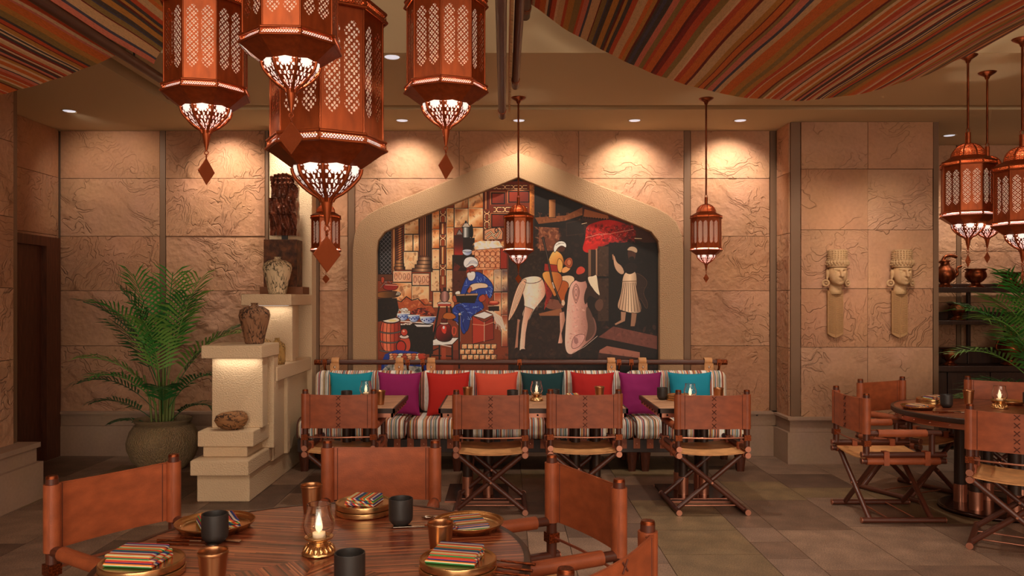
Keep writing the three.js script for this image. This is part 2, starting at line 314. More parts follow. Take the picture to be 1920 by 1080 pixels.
// ---------------------------------------------------------------- mural
{
  const X0 = 706, Y0 = 326, W = 532, H = 400, K = 3.4;
  seed = 31;
  const tex = canvasTex(Math.round(W * K), Math.round(H * K), c => {
    c.scale(K, K); c.translate(-X0, -Y0); c.lineJoin = c.lineCap = 'round';
    const poly = (p, f, s, w = 1) => { c.beginPath(); p.forEach((q, i) => i ? c.lineTo(q[0], q[1]) : c.moveTo(q[0], q[1])); c.closePath(); if (f) { c.fillStyle = f; c.fill(); } if (s) { c.strokeStyle = s; c.lineWidth = w; c.stroke(); } };
    const smooth = (p, f, s, w = 1) => { c.beginPath(); const n = p.length, m = (a, b) => [(a[0] + b[0]) / 2, (a[1] + b[1]) / 2]; let q = m(p[n - 1], p[0]); c.moveTo(...q); for (let i = 0; i < n; i++) { const e = m(p[i], p[(i + 1) % n]); c.quadraticCurveTo(p[i][0], p[i][1], e[0], e[1]); } if (f) { c.fillStyle = f; c.fill(); } if (s) { c.strokeStyle = s; c.lineWidth = w; c.stroke(); } };
    const ell = (x, y, rx, ry, f, s, w = 1, a = 0) => { c.beginPath(); c.ellipse(x, y, rx, ry, a, 0, 7); if (f) { c.fillStyle = f; c.fill(); } if (s) { c.strokeStyle = s; c.lineWidth = w; c.stroke(); } };
    const line = (p, s, w = 1) => { c.beginPath(); p.forEach((q, i) => i ? c.lineTo(q[0], q[1]) : c.moveTo(q[0], q[1])); c.strokeStyle = s; c.lineWidth = w; c.stroke(); };
    const rect = (x, y, w, h, f, s, l = 1) => { c.fillStyle = f; c.fillRect(x, y, w, h); if (s) { c.strokeStyle = s; c.lineWidth = l; c.strokeRect(x, y, w, h); } };
    const lg = (x0, y0, x1, y1, ...st) => { const g = c.createLinearGradient(x0, y0, x1, y1); st.forEach((q, i) => g.addColorStop(i / (st.length - 1), q)); return g; };
    const daub = (x, y, w, h, cols, n, r0 = 1, r1 = 5, al = 0.35) => { for (let i = 0; i < n; i++) { c.globalAlpha = rnd(0.1, al); c.fillStyle = cols[Math.floor(rnd(0, cols.length))]; c.beginPath(); c.ellipse(x + rnd() * w, y + rnd() * h, rnd(r0, r1), rnd(r0, r1) * 0.6, rnd(0, 3), 0, 7); c.fill(); } c.globalAlpha = 1; };
    // helper: a dressed block with pale worn edges
    const block = (x, y, w, h, f, hi = '#e8c9a0', n = 14) => { rect(x, y, w, h, lg(x, y, x + w, y + h, f, hi, f), '#2c140c', 1); daub(x + 2, y + 2, Math.max(1, w - 4), Math.max(1, h - 4), ['#8a4420', '#f0d8b4', '#c46a2c', '#6a3018'], n, 1, Math.min(w, h) * 0.22, 0.4); line([[x + 1, y + h - 1], [x + 1, y + 1], [x + w - 1, y + 1]], 'rgba(255,236,205,.7)', 0.8); };
    const knot = (x, y, w, h, v) => { for (const [s, l] of [['#22100a', 3.4], ['#e2b98c', 1.5]]) { if (v) { line([[x, y], [x, y + h * 0.2], [x + w, y + h * 0.5], [x + w, y + h]], s, l); line([[x + w, y], [x + w, y + h * 0.2], [x, y + h * 0.5], [x, y + h]], s, l); } else { line([[x, y], [x + w * 0.2, y], [x + w * 0.5, y + h], [x + w, y + h]], s, l); line([[x, y + h], [x + w * 0.2, y + h], [x + w * 0.5, y], [x + w, y]], s, l); } } };
    rect(X0, Y0, W, H, '#1d110c');
    // ---- dark stable, right half
    rect(950, 326, 290, 400, lg(950, 0, 1240, 0, '#33221a', '#231611', '#150c09'));
    daub(950, 400, 290, 320, ['#46301f', '#1c110c', '#553725', '#120a07'], 1500, 1, 7, 0.35);
    rect(1010, 400, 38, 70, '#7d4b33'); daub(1004, 405, 46, 66, ['#b27a58', '#8a5238', '#4a2818', '#c08a66'], 240, 1, 6, 0.5);
    poly([[953, 470], [1012, 466], [1018, 520], [1008, 560], [953, 590]], '#33251c'); daub(953, 470, 66, 180, ['#4c382a', '#241811', '#5c4634'], 420, 1, 5, 0.5);
    rect(955, 600, 100, 90, '#33221a'); daub(953, 600, 160, 100, ['#54382a', '#20130d', '#644230', '#3a2018'], 500, 1, 7, 0.4);
    // ---- masonry, left half
    rect(706, 326, 247, 400, '#8c4522');
    const wallB = [[758, 405, 27, 34, '#b5824c'], [758, 440, 16, 31, '#b88c5e'], [775, 440, 11, 31, '#bd8450'], [757, 472, 27, 34, '#c39a70'], [810, 395, 14, 35, '#c2641c'], [837, 390, 14, 36, '#b9742c'], [810, 430, 14, 36, '#c0682a'], [837, 426, 14, 40, '#b8743c'], [810, 467, 14, 38, '#cd9c70'], [837, 466, 14, 39, '#c58a50'], [808, 506, 16, 40, '#d3b48c'], [837, 506, 15, 40, '#cfae86'], [772, 536, 33, 38, '#d3a276'], [735, 530, 37, 36, '#c0632a'], [772, 566, 38, 18, '#b85c34'], [812, 547, 40, 30, '#cf9c70'], [852, 360, 26, 32, '#8c4618'], [878, 356, 28, 34, '#b9601e'], [852, 391, 26, 36, '#8a4a1c'], [878, 390, 28, 36, '#b05c1e'], [880, 427, 26, 30, '#b0682c'], [926, 505, 14, 42, '#a58c80'], [940, 505, 12, 42, '#54404a'], [926, 548, 14, 60, '#b04a2c'], [940, 548, 12, 42, '#8c4a34'], [940, 590, 12, 60, '#97452c'], [905, 505, 21, 40, '#c8602e']];
    for (const [x, y, w, h, f] of wallB) block(x, y, w, h, f);
    // lattice window, twisted and fluted columns
    rect(706, 425, 29, 90, '#0f0d10'); for (let i = -4; i < 12; i++) { line([[713, 430 + i * 8], [734, 452 + i * 8]], '#7d7a80', 0.8); line([[734, 430 + i * 8], [713, 452 + i * 8]], '#7d7a80', 0.8); } rect(700, 514, 38, 12, '#6a3e22', '#150a06', 1);
    for (let i = 0; i < 3; i++) rect(734 + i * 3.2, 425, 3, 85, ['#7a4c2a', '#c09060', '#4a2410'][i]);
    rect(744, 426, 12, 62, lg(744, 0, 756, 0, '#4a2410', '#d08c50', '#3a1a0c')); for (let y = 424; y < 490; y += 4.4) line([[744, y + 6], [756, y]], '#26100a', 1.3); for (let i = 0; i < 3; i++) rect(742 - i * 1.6, 488 + i * 6, 14 + i * 3.4, 5.4, lg(740, 0, 758, 0, '#5a3018', '#c89868', '#301408'), '#1c0c06', 0.7);
    rect(785, 398, 24, 86, lg(785, 0, 809, 0, '#5a2e16', '#8c5428', '#20100a')); for (let i = 0; i < 5; i++) { line([[787.5 + i * 4, 398], [787.5 + i * 4, 480]], i > 2 ? '#140a06' : '#3a1c0e', 1.6); line([[789.5 + i * 4, 400], [789.5 + i * 4, 478]], i < 3 ? '#b87c48' : '#4a2a18', 0.9); }
    for (const [x, y, w] of [[784, 482, 24], [782, 489, 27], [778, 496, 31], [773, 503, 38]]) rect(x, y, w, 6.6, lg(x, 0, x + w, 0, '#4c2c1c', '#d0a884', '#301810'), '#1c0c06', 0.9);
    for (const [x, y, w, h] of [[737, 508, 35, 21], [773, 513, 32, 22]]) { block(x, y, w, h, '#cf9a7c', '#e0bc9c', 6); for (let i = 0; i < 4; i++) smooth([[x + 5 + i * 8, y + 3], [x + 9 + i * 8, y + h / 2], [x + 5 + i * 8, y + h - 3], [x + 2 + i * 8, y + h / 2]], null, '#8a4030', 0.8); }
    poly([[735, 560], [752, 566], [762, 556], [772, 564], [800, 560], [810, 575], [816, 585], [770, 600], [735, 600]], '#b05c34'); daub(742, 560, 66, 30, ['#d88a54', '#8a3c1e', '#e8b080'], 60, 1, 5, 0.4); line([[735, 560], [752, 566], [762, 556], [772, 563], [784, 560], [796, 572], [810, 572]], '#1c0c06', 1.6);
    // braided band
    rect(824, 390, 13, 144, '#9a4a18'); rect(824, 390, 1.4, 144, '#26100a'); rect(836, 390, 1.4, 144, '#26100a'); for (const y of [396, 440, 496]) { knot(826, y, 9, 20, true); } for (const [y, h] of [[418, 22], [462, 34]]) { rect(827, y, 7, h, '#b06a30', '#22100a', 1.6); line([[829.5, y + 2], [829.5, y + h - 2]], '#f0d0a4', 1.2); } rect(828, 518, 5, 16, '#c89c74', '#3a1c10', 0.8);
    // carved doors at the top
    rect(906, 340, 92, 62, '#7c3414'); for (const [x, y, w, h] of [[922, 362, 24, 20], [954, 359, 38, 20], [922, 402, 30, 24]]) { rect(x, y, w, h, lg(x, y, x + w, y + h, '#9c3c16', '#6c2410'), '#1c0a06', 2); line([[x - 2, y + h + 2], [x - 2, y - 2], [x + w + 2, y - 2]], '#d09868', 0.9); }
    for (let x = 926; x < 990; x += 16) { knot(x, 389, 14, 8, false); knot(x, 348, 14, 6, false); } for (let y = 396; y < 440; y += 15) knot(909, y, 8, 13, true); for (const x of [907, 911, 915]) line([[x, 360], [x, 392]], x === 911 ? '#d8a878' : '#22100a', 1.3);
    poly([[908, 432], [920, 428], [938, 426], [943, 436], [942, 449], [908, 450]], '#cf9a78', '#1c0a06', 1.2); for (const [s, l] of [['#22100a', 3], ['#f0d8bc', 1.3]]) { line([[911, 440], [920, 434], [926, 441], [934, 432], [938, 436], [932, 446]], s, l); line([[914, 446], [922, 440], [930, 447]], s, l); } ell(931, 432, 3, 4, null, '#3a160c', 1.6);
    rect(993, 346, 9, 60, lg(993, 0, 1002, 0, '#c8843c', '#8a5224')); daub(993, 346, 9, 60, ['#e0a860', '#6a3a18'], 30, 1, 3, 0.5);
    // niche: flask, bowl, bright stone
    rect(852, 441, 16, 37, lg(852, 441, 852, 478, '#3a160e', '#5c1c10', '#b43424')); rect(868, 446, 22, 34, '#2c1d18'); poly([[856, 440], [861, 430], [868, 440]], '#8c8480', '#120c0a', 1); rect(868, 424, 13, 22, lg(868, 0, 881, 0, '#4c4e4c', '#d4d6d4', '#6a6c6a', '#222'), '#100c0a', 1.4); poly([[866, 426], [872, 417], [876, 417], [882, 426]], '#b8aca0', '#120c0a', 1); rect(872, 414, 3, 5, '#141010'); smooth([[882, 418], [887, 424], [888, 446], [880, 446]], '#120d0c');
    poly([[888, 456], [900, 452], [936, 452], [944, 466], [930, 470], [892, 468]], '#f2ebe0'); daub(888, 452, 56, 18, ['#fffaf0', '#f0c088', '#e8d8c0'], 50, 2, 6, 0.6); poly([[884, 470], [945, 464], [950, 504], [888, 507]], '#dba47c', '#6a2c18', 1); daub(888, 468, 58, 36, ['#f4d8b4', '#b85c34', '#e8b890'], 90, 1, 6, 0.4);
    for (let i = 0; i < 5; i++) for (let j = 0; j < 3; j++) poly([[894 + i * 10, 470 + j * 11], [899 + i * 10, 474 + j * 11], [898 + i * 10, 480 + j * 11], [890 + i * 10, 480 + j * 11], [889 + i * 10, 474 + j * 11]], null, '#8a3c20', 1); rect(938, 466, 13, 38, '#a23822', '#2c0e08', 1);
    rect(848, 478, 42, 30, '#2c1a14'); poly([[852, 492], [864, 500], [858, 508], [850, 508]], '#6a2818'); rect(848, 508, 26, 50, '#5c2c1a'); daub(848, 478, 40, 80, ['#3c1c12', '#7a3820', '#20120c'], 60, 1, 5, 0.4);
    c.beginPath(); c.ellipse(876, 470, 9, 9, 0, 0, Math.PI); c.fillStyle = lg(867, 0, 885, 0, '#e0e6f0', '#7c8cb4'); c.fill(); ell(876, 470, 9, 2.6, '#c4ccd8', '#223', 0.8);
    // ---- beams, awning, red cloth
    poly([[1003, 345], [1095, 385], [1095, 430], [1003, 425]], '#1a100c'); poly([[1003, 408], [1060, 404], [1094, 388], [1096, 402], [1060, 414], [1010, 420]], '#8a5632'); daub(1006, 400, 88, 16, ['#b87c50', '#5a321c'], 60, 1, 4, 0.5); rect(1029, 374, 13, 34, lg(1029, 0, 1042, 0, '#c89460', '#7c4e2c'), '#1a0e08', 1); poly([[1038, 356], [1080, 372], [1066, 390], [1048, 378]], '#120b08');
    poly([[1092, 384], [1160, 410], [1240, 440], [1240, 470], [1200, 452], [1092, 420]], '#4a2618'); poly([[1096, 392], [1140, 404], [1142, 412], [1094, 406]], '#a0643c'); for (let x = 1095; x < 1142; x += 5) ell(x, 408 + (x - 1095) * 0.08, 1.6, 1.8, '#20100a'); poly([[1062, 418], [1096, 412], [1096, 438], [1062, 442]], '#261912', '#3c281c', 2);
    smooth([[1098, 424], [1118, 416], [1146, 410], [1194, 428], [1192, 452], [1172, 450], [1150, 454], [1124, 464], [1106, 476], [1090, 470], [1098, 448]], lg(1098, 420, 1150, 470, '#a81c16', '#c4261c', '#6a0e0c')); daub(1100, 422, 90, 34, ['#d83428', '#6c0c0c', '#e04434', '#3a0608', '#b01c18'], 420, 1, 5, 0.45); line([[1098, 446], [1120, 440], [1145, 438], [1188, 430]], '#e8a08c', 0.8); for (let i = 0; i < 40; i++) ell(rnd(1100, 1188), rnd(426, 448), 0.5, 0.5, '#f0b8a0'); line([[1190, 447], [1203, 447.5]], '#e8d0b0', 1.2); line([[1091, 420], [1100, 418]], '#e8d0b0', 1.2);
    rect(1103, 468, 5, 62, '#8a6850'); rect(1108, 468, 8, 60, '#3c2a20'); rect(1117, 466, 3, 66, '#a8846a'); rect(1121, 462, 20, 58, '#4e382a'); rect(1121, 522, 20, 80, '#4a3428'); rect(1119, 518, 22, 4, '#0c0806'); daub(1121, 462, 20, 140, ['#6a4e3c', '#2c1c14'], 60, 1, 4, 0.4); rect(1142, 455, 92, 170, '#120b09'); daub(1142, 455, 92, 170, ['#221611', '#0c0706', '#2c1c16'], 200, 1, 6, 0.5);
    // ---- man standing in the shade
    smooth([[1188, 510], [1204, 516], [1216, 530], [1204, 548], [1216, 570], [1212, 582], [1202, 560], [1196, 560]], '#34231a', '#5a4030', 1); smooth([[1168, 510], [1192, 506], [1194, 528], [1192, 545], [1206, 584], [1190, 588], [1172, 584], [1155, 578], [1166, 548]], lg(1156, 0, 1206, 0, '#b8987e', '#e4ccb0', '#7c604c')); for (let i = 0; i < 8; i++) line([[1170 + i * 3, 530], [1160 + i * 6, 584]], 'rgba(58,36,28,.65)', 1.1); line([[1166, 528], [1194, 527]], '#6a4c3a', 1.2);
    smooth([[1149, 480], [1152, 478], [1156, 492], [1166, 498], [1172, 512], [1164, 516], [1152, 504]], '#c0a088', '#3a2418', 0.8); line([[1149, 478], [1150, 486]], '#a87c60', 2.4); smooth([[1176, 470], [1184, 466], [1192, 470], [1192, 484], [1184, 492], [1178, 486]], '#503024'); smooth([[1174, 470], [1180, 462], [1190, 462], [1196, 468], [1194, 476], [1184, 470]], '#b49c84', '#3a2a20', 1); smooth([[1178, 482], [1190, 480], [1188, 492], [1182, 492]], '#1c100c'); smooth([[1166, 504], [1180, 490], [1196, 496], [1192, 510], [1178, 516]], '#241712');
    poly([[1164, 584], [1174, 585], [1172, 602], [1154, 610], [1152, 607], [1164, 600]], '#b08c74', '#3a2418', 0.7); poly([[1184, 586], [1194, 588], [1192, 604], [1190, 612], [1182, 612]], '#a07c64', '#3a2418', 0.7); smooth([[1152, 622], [1180, 612], [1192, 620], [1188, 634], [1156, 634]], '#140c09'); smooth([[1200, 618], [1214, 618], [1212, 632], [1202, 630]], '#1a100c');
    poly([[1122, 632], [1150, 612], [1232, 630], [1232, 655]], '#7a4c42'); daub(1130, 612, 100, 34, ['#945e50', '#5a342c'], 80, 1, 6, 0.4); poly([[1122, 634], [1232, 656], [1232, 664], [1120, 642]], '#20130f'); poly([[1124, 656], [1138, 648], [1200, 660], [1200, 672], [1122, 662]], '#a4705f', '#2a1612', 1); poly([[1122, 662], [1200, 672], [1200, 690], [1120, 680]], '#4c2e26'); poly([[1010, 588], [1052, 578], [1056, 592], [1012, 592]], '#a06c4a');
    // ---- grey-white horse from behind
    smooth([[1044, 520], [1070, 515], [1080, 524], [1062, 545], [1050, 548]], '#e8c8a8'); smooth([[1022, 560], [1050, 562], [1062, 575], [1040, 582], [1020, 576]], '#8a5a48');
    smooth([[974, 528], [984, 520], [1002, 517], [1016, 520], [1022, 535], [1024, 552], [1014, 566], [1000, 582], [992, 602], [984, 604], [978, 590], [984, 570], [980, 548]], lg(974, 0, 1026, 0, '#e8c4ac', '#fbeadb', '#f4dcc8', '#c8967c'), '#3a2018', 0.8); daub(984, 520, 34, 60, ['#fff4ea', '#e0b49c'], 50, 1, 6, 0.25);
    poly([[984, 574], [1000, 580], [990, 602], [986, 624], [984, 652], [986, 657], [974, 657], [975, 640], [978, 610]], lg(974, 0, 1000, 0, '#f4d8c4', '#c8947c'), '#3a2018', 0.8); poly([[972, 578], [980, 584], [974, 606], [972, 628], [971, 654], [965, 654], [968, 626], [970, 600]], '#b98a74', '#3a2018', 0.6); poly([[974, 565], [980, 560], [984, 575], [976, 600], [970, 598]], '#33211a'); ell(969, 654, 3.4, 2.4, '#2c1810'); ell(981, 657, 5.4, 2.8, '#2c1810');
    smooth([[984, 522], [974, 530], [966, 548], [958, 576], [952, 602], [956, 600], [966, 584], [974, 566], [980, 550], [988, 526]], '#e4bfa2', '#6a3a28', 0.7); for (let i = 0; i < 12; i++) line([[976 + i * 0.8, 530 + i * 0.4], [966 + i * 0.9, 556], [954 + i * 1.6, 600 - i * 3]], ['#fbe8d6', '#b07c5e', '#d8a888'][i % 3], 0.7);
    poly([[1049, 586], [1058, 584], [1060, 600], [1053, 625], [1055, 640], [1054, 644], [1046, 644], [1050, 622]], lg(1046, 0, 1060, 0, '#e8c0ac', '#b0806c'), '#3a2018', 0.7); c.beginPath(); c.ellipse(999, 524, 17, 7, -0.12, 0.2, 2.9); c.strokeStyle = '#5a3424'; c.lineWidth = 1; c.stroke();
    smooth([[1100, 518], [1112, 518], [1118, 514], [1120, 520], [1122, 540], [1126, 556], [1118, 550], [1106, 535]], '#f0d6be', '#3a2018', 0.8); smooth([[1118, 562], [1130, 560], [1132, 575], [1124, 586], [1114, 576]], '#6a4c3e'); poly([[1020, 522], [1036, 530], [1040, 545], [1030, 562], [1020, 582], [1024, 555]], lg(1020, 0, 1040, 0, '#b83c2c', '#6a1c14')); daub(1022, 526, 14, 44, ['#d8604a', '#5a120c'], 24, 1, 3, 0.4);
    // ---- rider
    smooth([[1040, 525], [1062, 526], [1068, 536], [1058, 556], [1060, 574], [1052, 572], [1044, 552]], '#b8682c', '#2c140a', 0.8); smooth([[1018, 508], [1046, 508], [1056, 520], [1050, 540], [1040, 560], [1034, 545], [1016, 520]], lg(1016, 0, 1056, 0, '#e8b868', '#b0602a'), '#2c140a', 0.8); smooth([[1028, 488], [1036, 470], [1046, 470], [1056, 480], [1058, 496], [1052, 508], [1032, 506], [1024, 500]], lg(1024, 470, 1058, 508, '#f8dc96', '#dca258', '#a8642c'), '#2c140a', 0.9); poly([[1021, 494], [1050, 498], [1048, 510], [1020, 508]], '#a43424', '#2c0e08', 0.8); smooth([[1048, 482], [1056, 492], [1054, 512], [1046, 510], [1044, 494]], '#e8b468', '#2c140a', 0.8); smooth([[1054, 502], [1066, 498], [1072, 502], [1062, 512], [1052, 512]], '#e0a870', '#2c140a', 0.7);
    smooth([[1056, 494], [1062, 484], [1072, 482], [1075, 494], [1070, 504], [1062, 500]], '#a85c34', '#2c140a', 0.9); ell(1067, 492, 4, 6, '#c8805a', '#5a2814', 0.8); ell(1053, 464, 7, 8, '#5c3222'); smooth([[1037, 466], [1042, 454], [1054, 451], [1062, 456], [1062, 466], [1054, 460], [1046, 464], [1040, 476]], '#f0e8dc', '#2c1c14', 1); line([[1046, 456], [1058, 456]], '#8a8078', 1); line([[1042, 460], [1050, 457]], '#8a8078', 0.8); for (const [s, l] of [['#140d0b', 4], ['#6a5a52', 1.2]]) line([[1018, 446], [1026, 480], [1036, 530], [1051, 567]], s, l); line([[1036, 530], [1039, 540]], '#d8ccc0', 2); smooth([[1054, 560], [1060, 566], [1058, 574], [1052, 572]], '#d8c0a8');
    // ---- groom in a long embroidered coat
    smooth([[1076, 526], [1090, 522], [1102, 528], [1100, 560], [1104, 585], [1118, 600], [1120, 628], [1096, 648], [1070, 668], [1058, 656], [1060, 610], [1064, 560], [1068, 536]], lg(1058, 0, 1122, 0, '#f4d0c0', '#e0b4a8', '#b08478', '#7c5850'), '#2c1812', 1); smooth([[1104, 530], [1116, 548], [1124, 558], [1118, 562], [1104, 552], [1098, 575], [1094, 556]], '#40291e', '#1c100c', 0.8); smooth([[1100, 570], [1112, 592], [1118, 625], [1094, 646], [1104, 615], [1098, 590]], '#6e5248'); for (const [rx, ry] of [[9, 16], [6.5, 12], [3, 6]]) { c.beginPath(); c.moveTo(1080, 548 + ry * 1.3); c.quadraticCurveTo(1080 - rx * 1.4, 545, 1080, 548 - ry); c.quadraticCurveTo(1080 + rx * 1.4, 545, 1080, 548 + ry * 1.3); c.strokeStyle = '#6a3c38'; c.lineWidth = 0.9; c.stroke(); }
    smooth([[1074, 632], [1086, 626], [1100, 628], [1088, 650], [1070, 656]], '#d8aca4', '#8a5a54', 1); smooth([[1076, 630], [1084, 634], [1084, 646], [1076, 644]], '#b08480'); line([[1070, 664], [1096, 650], [1120, 630]], '#e8ccc0', 0.8); daub(1064, 570, 34, 80, ['#fbe4d8', '#c89088', '#a87068'], 90, 0.6, 3, 0.4); poly([[1066, 664], [1074, 664], [1072, 670], [1064, 668]], '#4a2c24'); ell(1092, 512, 8, 9, '#33201a'); smooth([[1079, 512], [1082, 502], [1090, 498], [1098, 504], [1096, 512], [1084, 516]], '#c4503c', '#2c100a', 0.9); smooth([[1076, 524], [1090, 518], [1102, 526], [1088, 530]], '#2c1a14');
    // ---- seated man in blue
    smooth([[866, 540], [874, 520], [884, 512], [896, 508], [914, 520], [926, 536], [924, 552], [918, 562], [910, 548], [904, 568], [876, 572], [862, 556]], '#2b4ca4', '#0c1430', 1); smooth([[844, 588], [852, 572], [864, 568], [900, 562], [908, 574], [906, 580], [884, 592], [880, 606], [872, 628], [866, 624], [862, 606], [846, 598]], '#2a48a0', '#0c1430', 1); smooth([[852, 574], [866, 588], [868, 612], [876, 626], [884, 596], [868, 574]], '#24408e', '#101c44', 0.8);
    for (let i = 0; i < 70; i++) { const t2 = rnd(), x = t2 < 0.5 ? rnd(868, 922) : rnd(848, 902), y2 = t2 < 0.5 ? rnd(514, 556) : rnd(566, 608), a = rnd(-0.4, 2); line([[x, y2], [x + 6 * Math.cos(a), y2 + 6 * Math.sin(a)]], i % 3 ? '#9cb8ec' : '#14265c', 0.7); }
    smooth([[852, 548], [862, 544], [864, 552], [856, 556]], '#efe6dc', '#3a2a24', 0.7); smooth([[878, 540], [884, 532], [900, 530], [914, 532], [916, 540], [898, 540], [886, 546], [880, 546]], '#eccdb4', '#3a1c10', 0.9); smooth([[874, 544], [882, 536], [886, 542], [880, 552]], '#c87850', '#2c120a', 0.8); smooth([[847, 556], [854, 552], [860, 566], [850, 568]], '#b05c38', '#1c0c06', 0.9); smooth([[898, 556], [908, 550], [912, 562], [902, 568], [897, 562]], '#b45434', '#1c0c06', 0.9); poly([[854, 553], [896, 552], [890, 568], [858, 567]], '#1e1a14', '#0c0806', 0.8); poly([[854, 552], [896, 550], [896, 554], [856, 555]], '#b89878', '#2c140a', 0.6); line([[872, 553], [880, 538]], '#120c0a', 1.4); smooth([[910, 548], [916, 556], [916, 572], [910, 568]], '#9c3c22');
    smooth([[874, 500], [880, 496], [892, 500], [892, 510], [886, 516], [876, 514]], '#a8442a'); smooth([[875, 512], [880, 510], [891, 508], [892, 518], [888, 526], [880, 527], [876, 520]], '#f4efe8', '#2c201a', 0.9); for (let i = 0; i < 5; i++) line([[878 + i * 2.6, 516], [879 + i * 2, 525]], '#c8beb4', 0.7); smooth([[868, 496], [871, 484], [884, 480], [896, 486], [897, 498], [890, 502], [886, 496], [874, 504]], '#f4f2ee', '#20181a', 1); for (let i = 0; i < 4; i++) { c.beginPath(); c.moveTo(873 + i * 2, 500 - i * 2); c.quadraticCurveTo(884, 490 - i * 2, 895, 496 - i); c.strokeStyle = i % 2 ? '#8fa0c0' : '#bcb8b0'; c.lineWidth = 0.8; c.stroke(); } line([[875, 505], [880, 504]], '#1c0a06', 1.6); line([[884, 503], [890, 502]], '#1c0a06', 1.6); line([[882, 503], [880, 510], [883, 511]], '#5c1c10', 1.2); line([[877, 513], [888, 511]], '#e8e0d8', 1.6);
    // ---- brick seat and straw
    poly([[886, 592], [908, 584], [925, 590], [908, 598]], '#f0e8e0', '#2c140c', 0.9); poly([[886, 592], [908, 604], [908, 640], [886, 645]], '#b8452c', '#2c0e08', 1); poly([[908, 604], [925, 594], [926, 636], [908, 640]], '#96371f', '#2c0e08', 1); line([[908, 604], [908, 640]], '#f0d0b4', 1); line([[886, 608], [908, 610], [926, 604]], '#e8c0a0', 0.8); for (let i = 0; i < 3; i++) for (let j = 0; j < 6; j++) block(866 + j * 11 - (i % 2) * 5, 645 + i * 10, 10, 9, ['#c87440', '#d88c54', '#b4602c'][(i + j) % 3], '#eec49a', 2); for (let i = 0; i < 18; i++) line([[911 + i * 0.6, 582], [924 + i * 1.0, 588 + i * 0.4], [930 + i * 1.1, 604 + i * 1.0], [930 + i * 1.2, 616 + rnd(-10, 6)]], ['#fbf4ea', '#b8a690', '#e4d4c0'][i % 3], 0.8);
    ell(926, 568, 10, 4, '#b4432a', '#2c0e08', 0.9); ell(926, 566, 8, 2, '#e08a6c'); rect(916, 574, 20, 9, '#2c1812'); line([[915, 574], [936, 573]], '#d8b8a0', 1);
    // ---- stool, jug, chair
    for (const [a, b] of [[[824, 572], [812, 640]], [[838, 572], [838, 600]], [[844, 570], [850, 600]]]) line([a, b], '#1c100c', 3); ell(833, 569, 13, 3.4, '#d0c4bc', '#2a120c', 0.9); rect(821, 570, 25, 4, '#b04430'); smooth([[826, 548], [834, 545], [842, 548], [843, 562], [833, 568], [825, 562]], lg(824, 0, 844, 0, '#5c3830', '#c89c94', '#4a2c26'), '#1c0c0a', 1); rect(831, 539, 5, 7, '#3a2420'); line([[826, 548], [826, 542]], '#241614', 2); line([[842, 548], [842, 542]], '#241614', 2); smooth([[828, 596], [834, 586], [848, 586], [858, 596], [842, 600]], '#b8702c', '#1c0c06', 0.9);
    line([[861, 592], [861, 690]], '#20140f', 3.2); line([[863, 592], [863, 640]], '#9a8878', 1); ell(862, 589, 2.6, 2.6, '#d8ccc0', '#20140f', 0.8); line([[820, 592], [812, 630], [804, 690]], '#20140f', 3.2); line([[818, 592], [808, 642]], '#c86a50', 0.9); poly([[804, 641], [822, 633], [861, 633], [848, 646], [808, 648]], '#e8e4de', '#1a1210', 1.2); line([[804, 642], [846, 650]], '#d8d4cc', 1.6); for (const [a, b] of [[[806, 660], [824, 652]], [[806, 666], [848, 668]], [[806, 678], [848, 680]]]) line([a, b], '#1a100c', 2.2); for (const x of [824, 848]) line([[x, 648], [x, 690]], '#1a100c', 3); rect(850, 656, 10, 22, '#7a3824'); rect(828, 652, 8, 28, '#a8502f'); rect(810, 684, 40, 12, '#a24e30');
    smooth([[820, 612], [828, 606], [844, 606], [848, 622], [848, 638], [832, 642], [817, 636], [817, 622]], lg(817, 605, 846, 640, '#a82c1c', '#7a1c12', '#30100a'), '#140806', 1); smooth([[828, 612], [838, 610], [836, 628], [828, 622]], '#d84a34'); ell(832, 614, 2, 3, '#fff0e4'); ell(833, 606, 8, 2.4, '#d8c4b4', '#2c140c', 0.7); rect(828, 598, 10, 7, '#6a1c12', '#140806', 0.8); smooth([[848, 612], [856, 614], [854, 628], [848, 628]], null, '#c85a40', 2.4);
    // ---- bowls, barrels, loaves
    poly([[750, 606], [812, 606], [812, 664], [760, 664]], '#241812'); daub(755, 608, 56, 54, ['#3a2a1c', '#160e0a', '#2c2a1a'], 120, 1, 4, 0.5); line([[752, 602], [812, 607]], '#e0d8d0', 2.2); poly([[776, 608], [812, 609], [806, 613], [782, 613]], '#ece8e2', '#3a2c28', 0.7); for (let i = 0; i < 8; i++) ell(rnd(752, 772), rnd(604, 609), 3, 1.4, '#e8dcd4', '#6a4a40', 0.5);
    for (let i = 0; i < 60; i++) { const u = rnd(-1, 1); ell(790 + u * 22, 592 - (1 - u * u) * 14 * rnd(0.2, 1), 2.6, 1.6, ['#7a2416', '#b84a30', '#5a160c', '#d06a48'][i % 4], '#2c0c06', 0.4); } for (let i = 0; i < 24; i++) ell(rnd(745, 768), rnd(579, 588), 2.8, 2.2, ['#f4efe6', '#cfc6b8'][i % 2], '#6a5a4c', 0.4);
    for (const [x, y2, r] of [[756, 588, 12], [776, 591, 11], [802, 594, 15]]) { c.beginPath(); c.ellipse(x, y2, r, 13, 0, 0, Math.PI); c.fillStyle = lg(x - r, 0, x + r, 0, '#dfe6f2', '#a9bbdc', '#5c74ac'); c.fill(); c.strokeStyle = '#1c2440'; c.lineWidth = 0.8; c.stroke(); line([[x - r, y2], [x + r, y2]], '#e8eef6', 1.4); for (let k2 = 0; k2 < 6; k2++) ell(x - r * 0.7 + k2 * r * 0.28, y2 + 5 + (k2 % 2) * 2, 1.3, 1.6, '#3450a0'); }
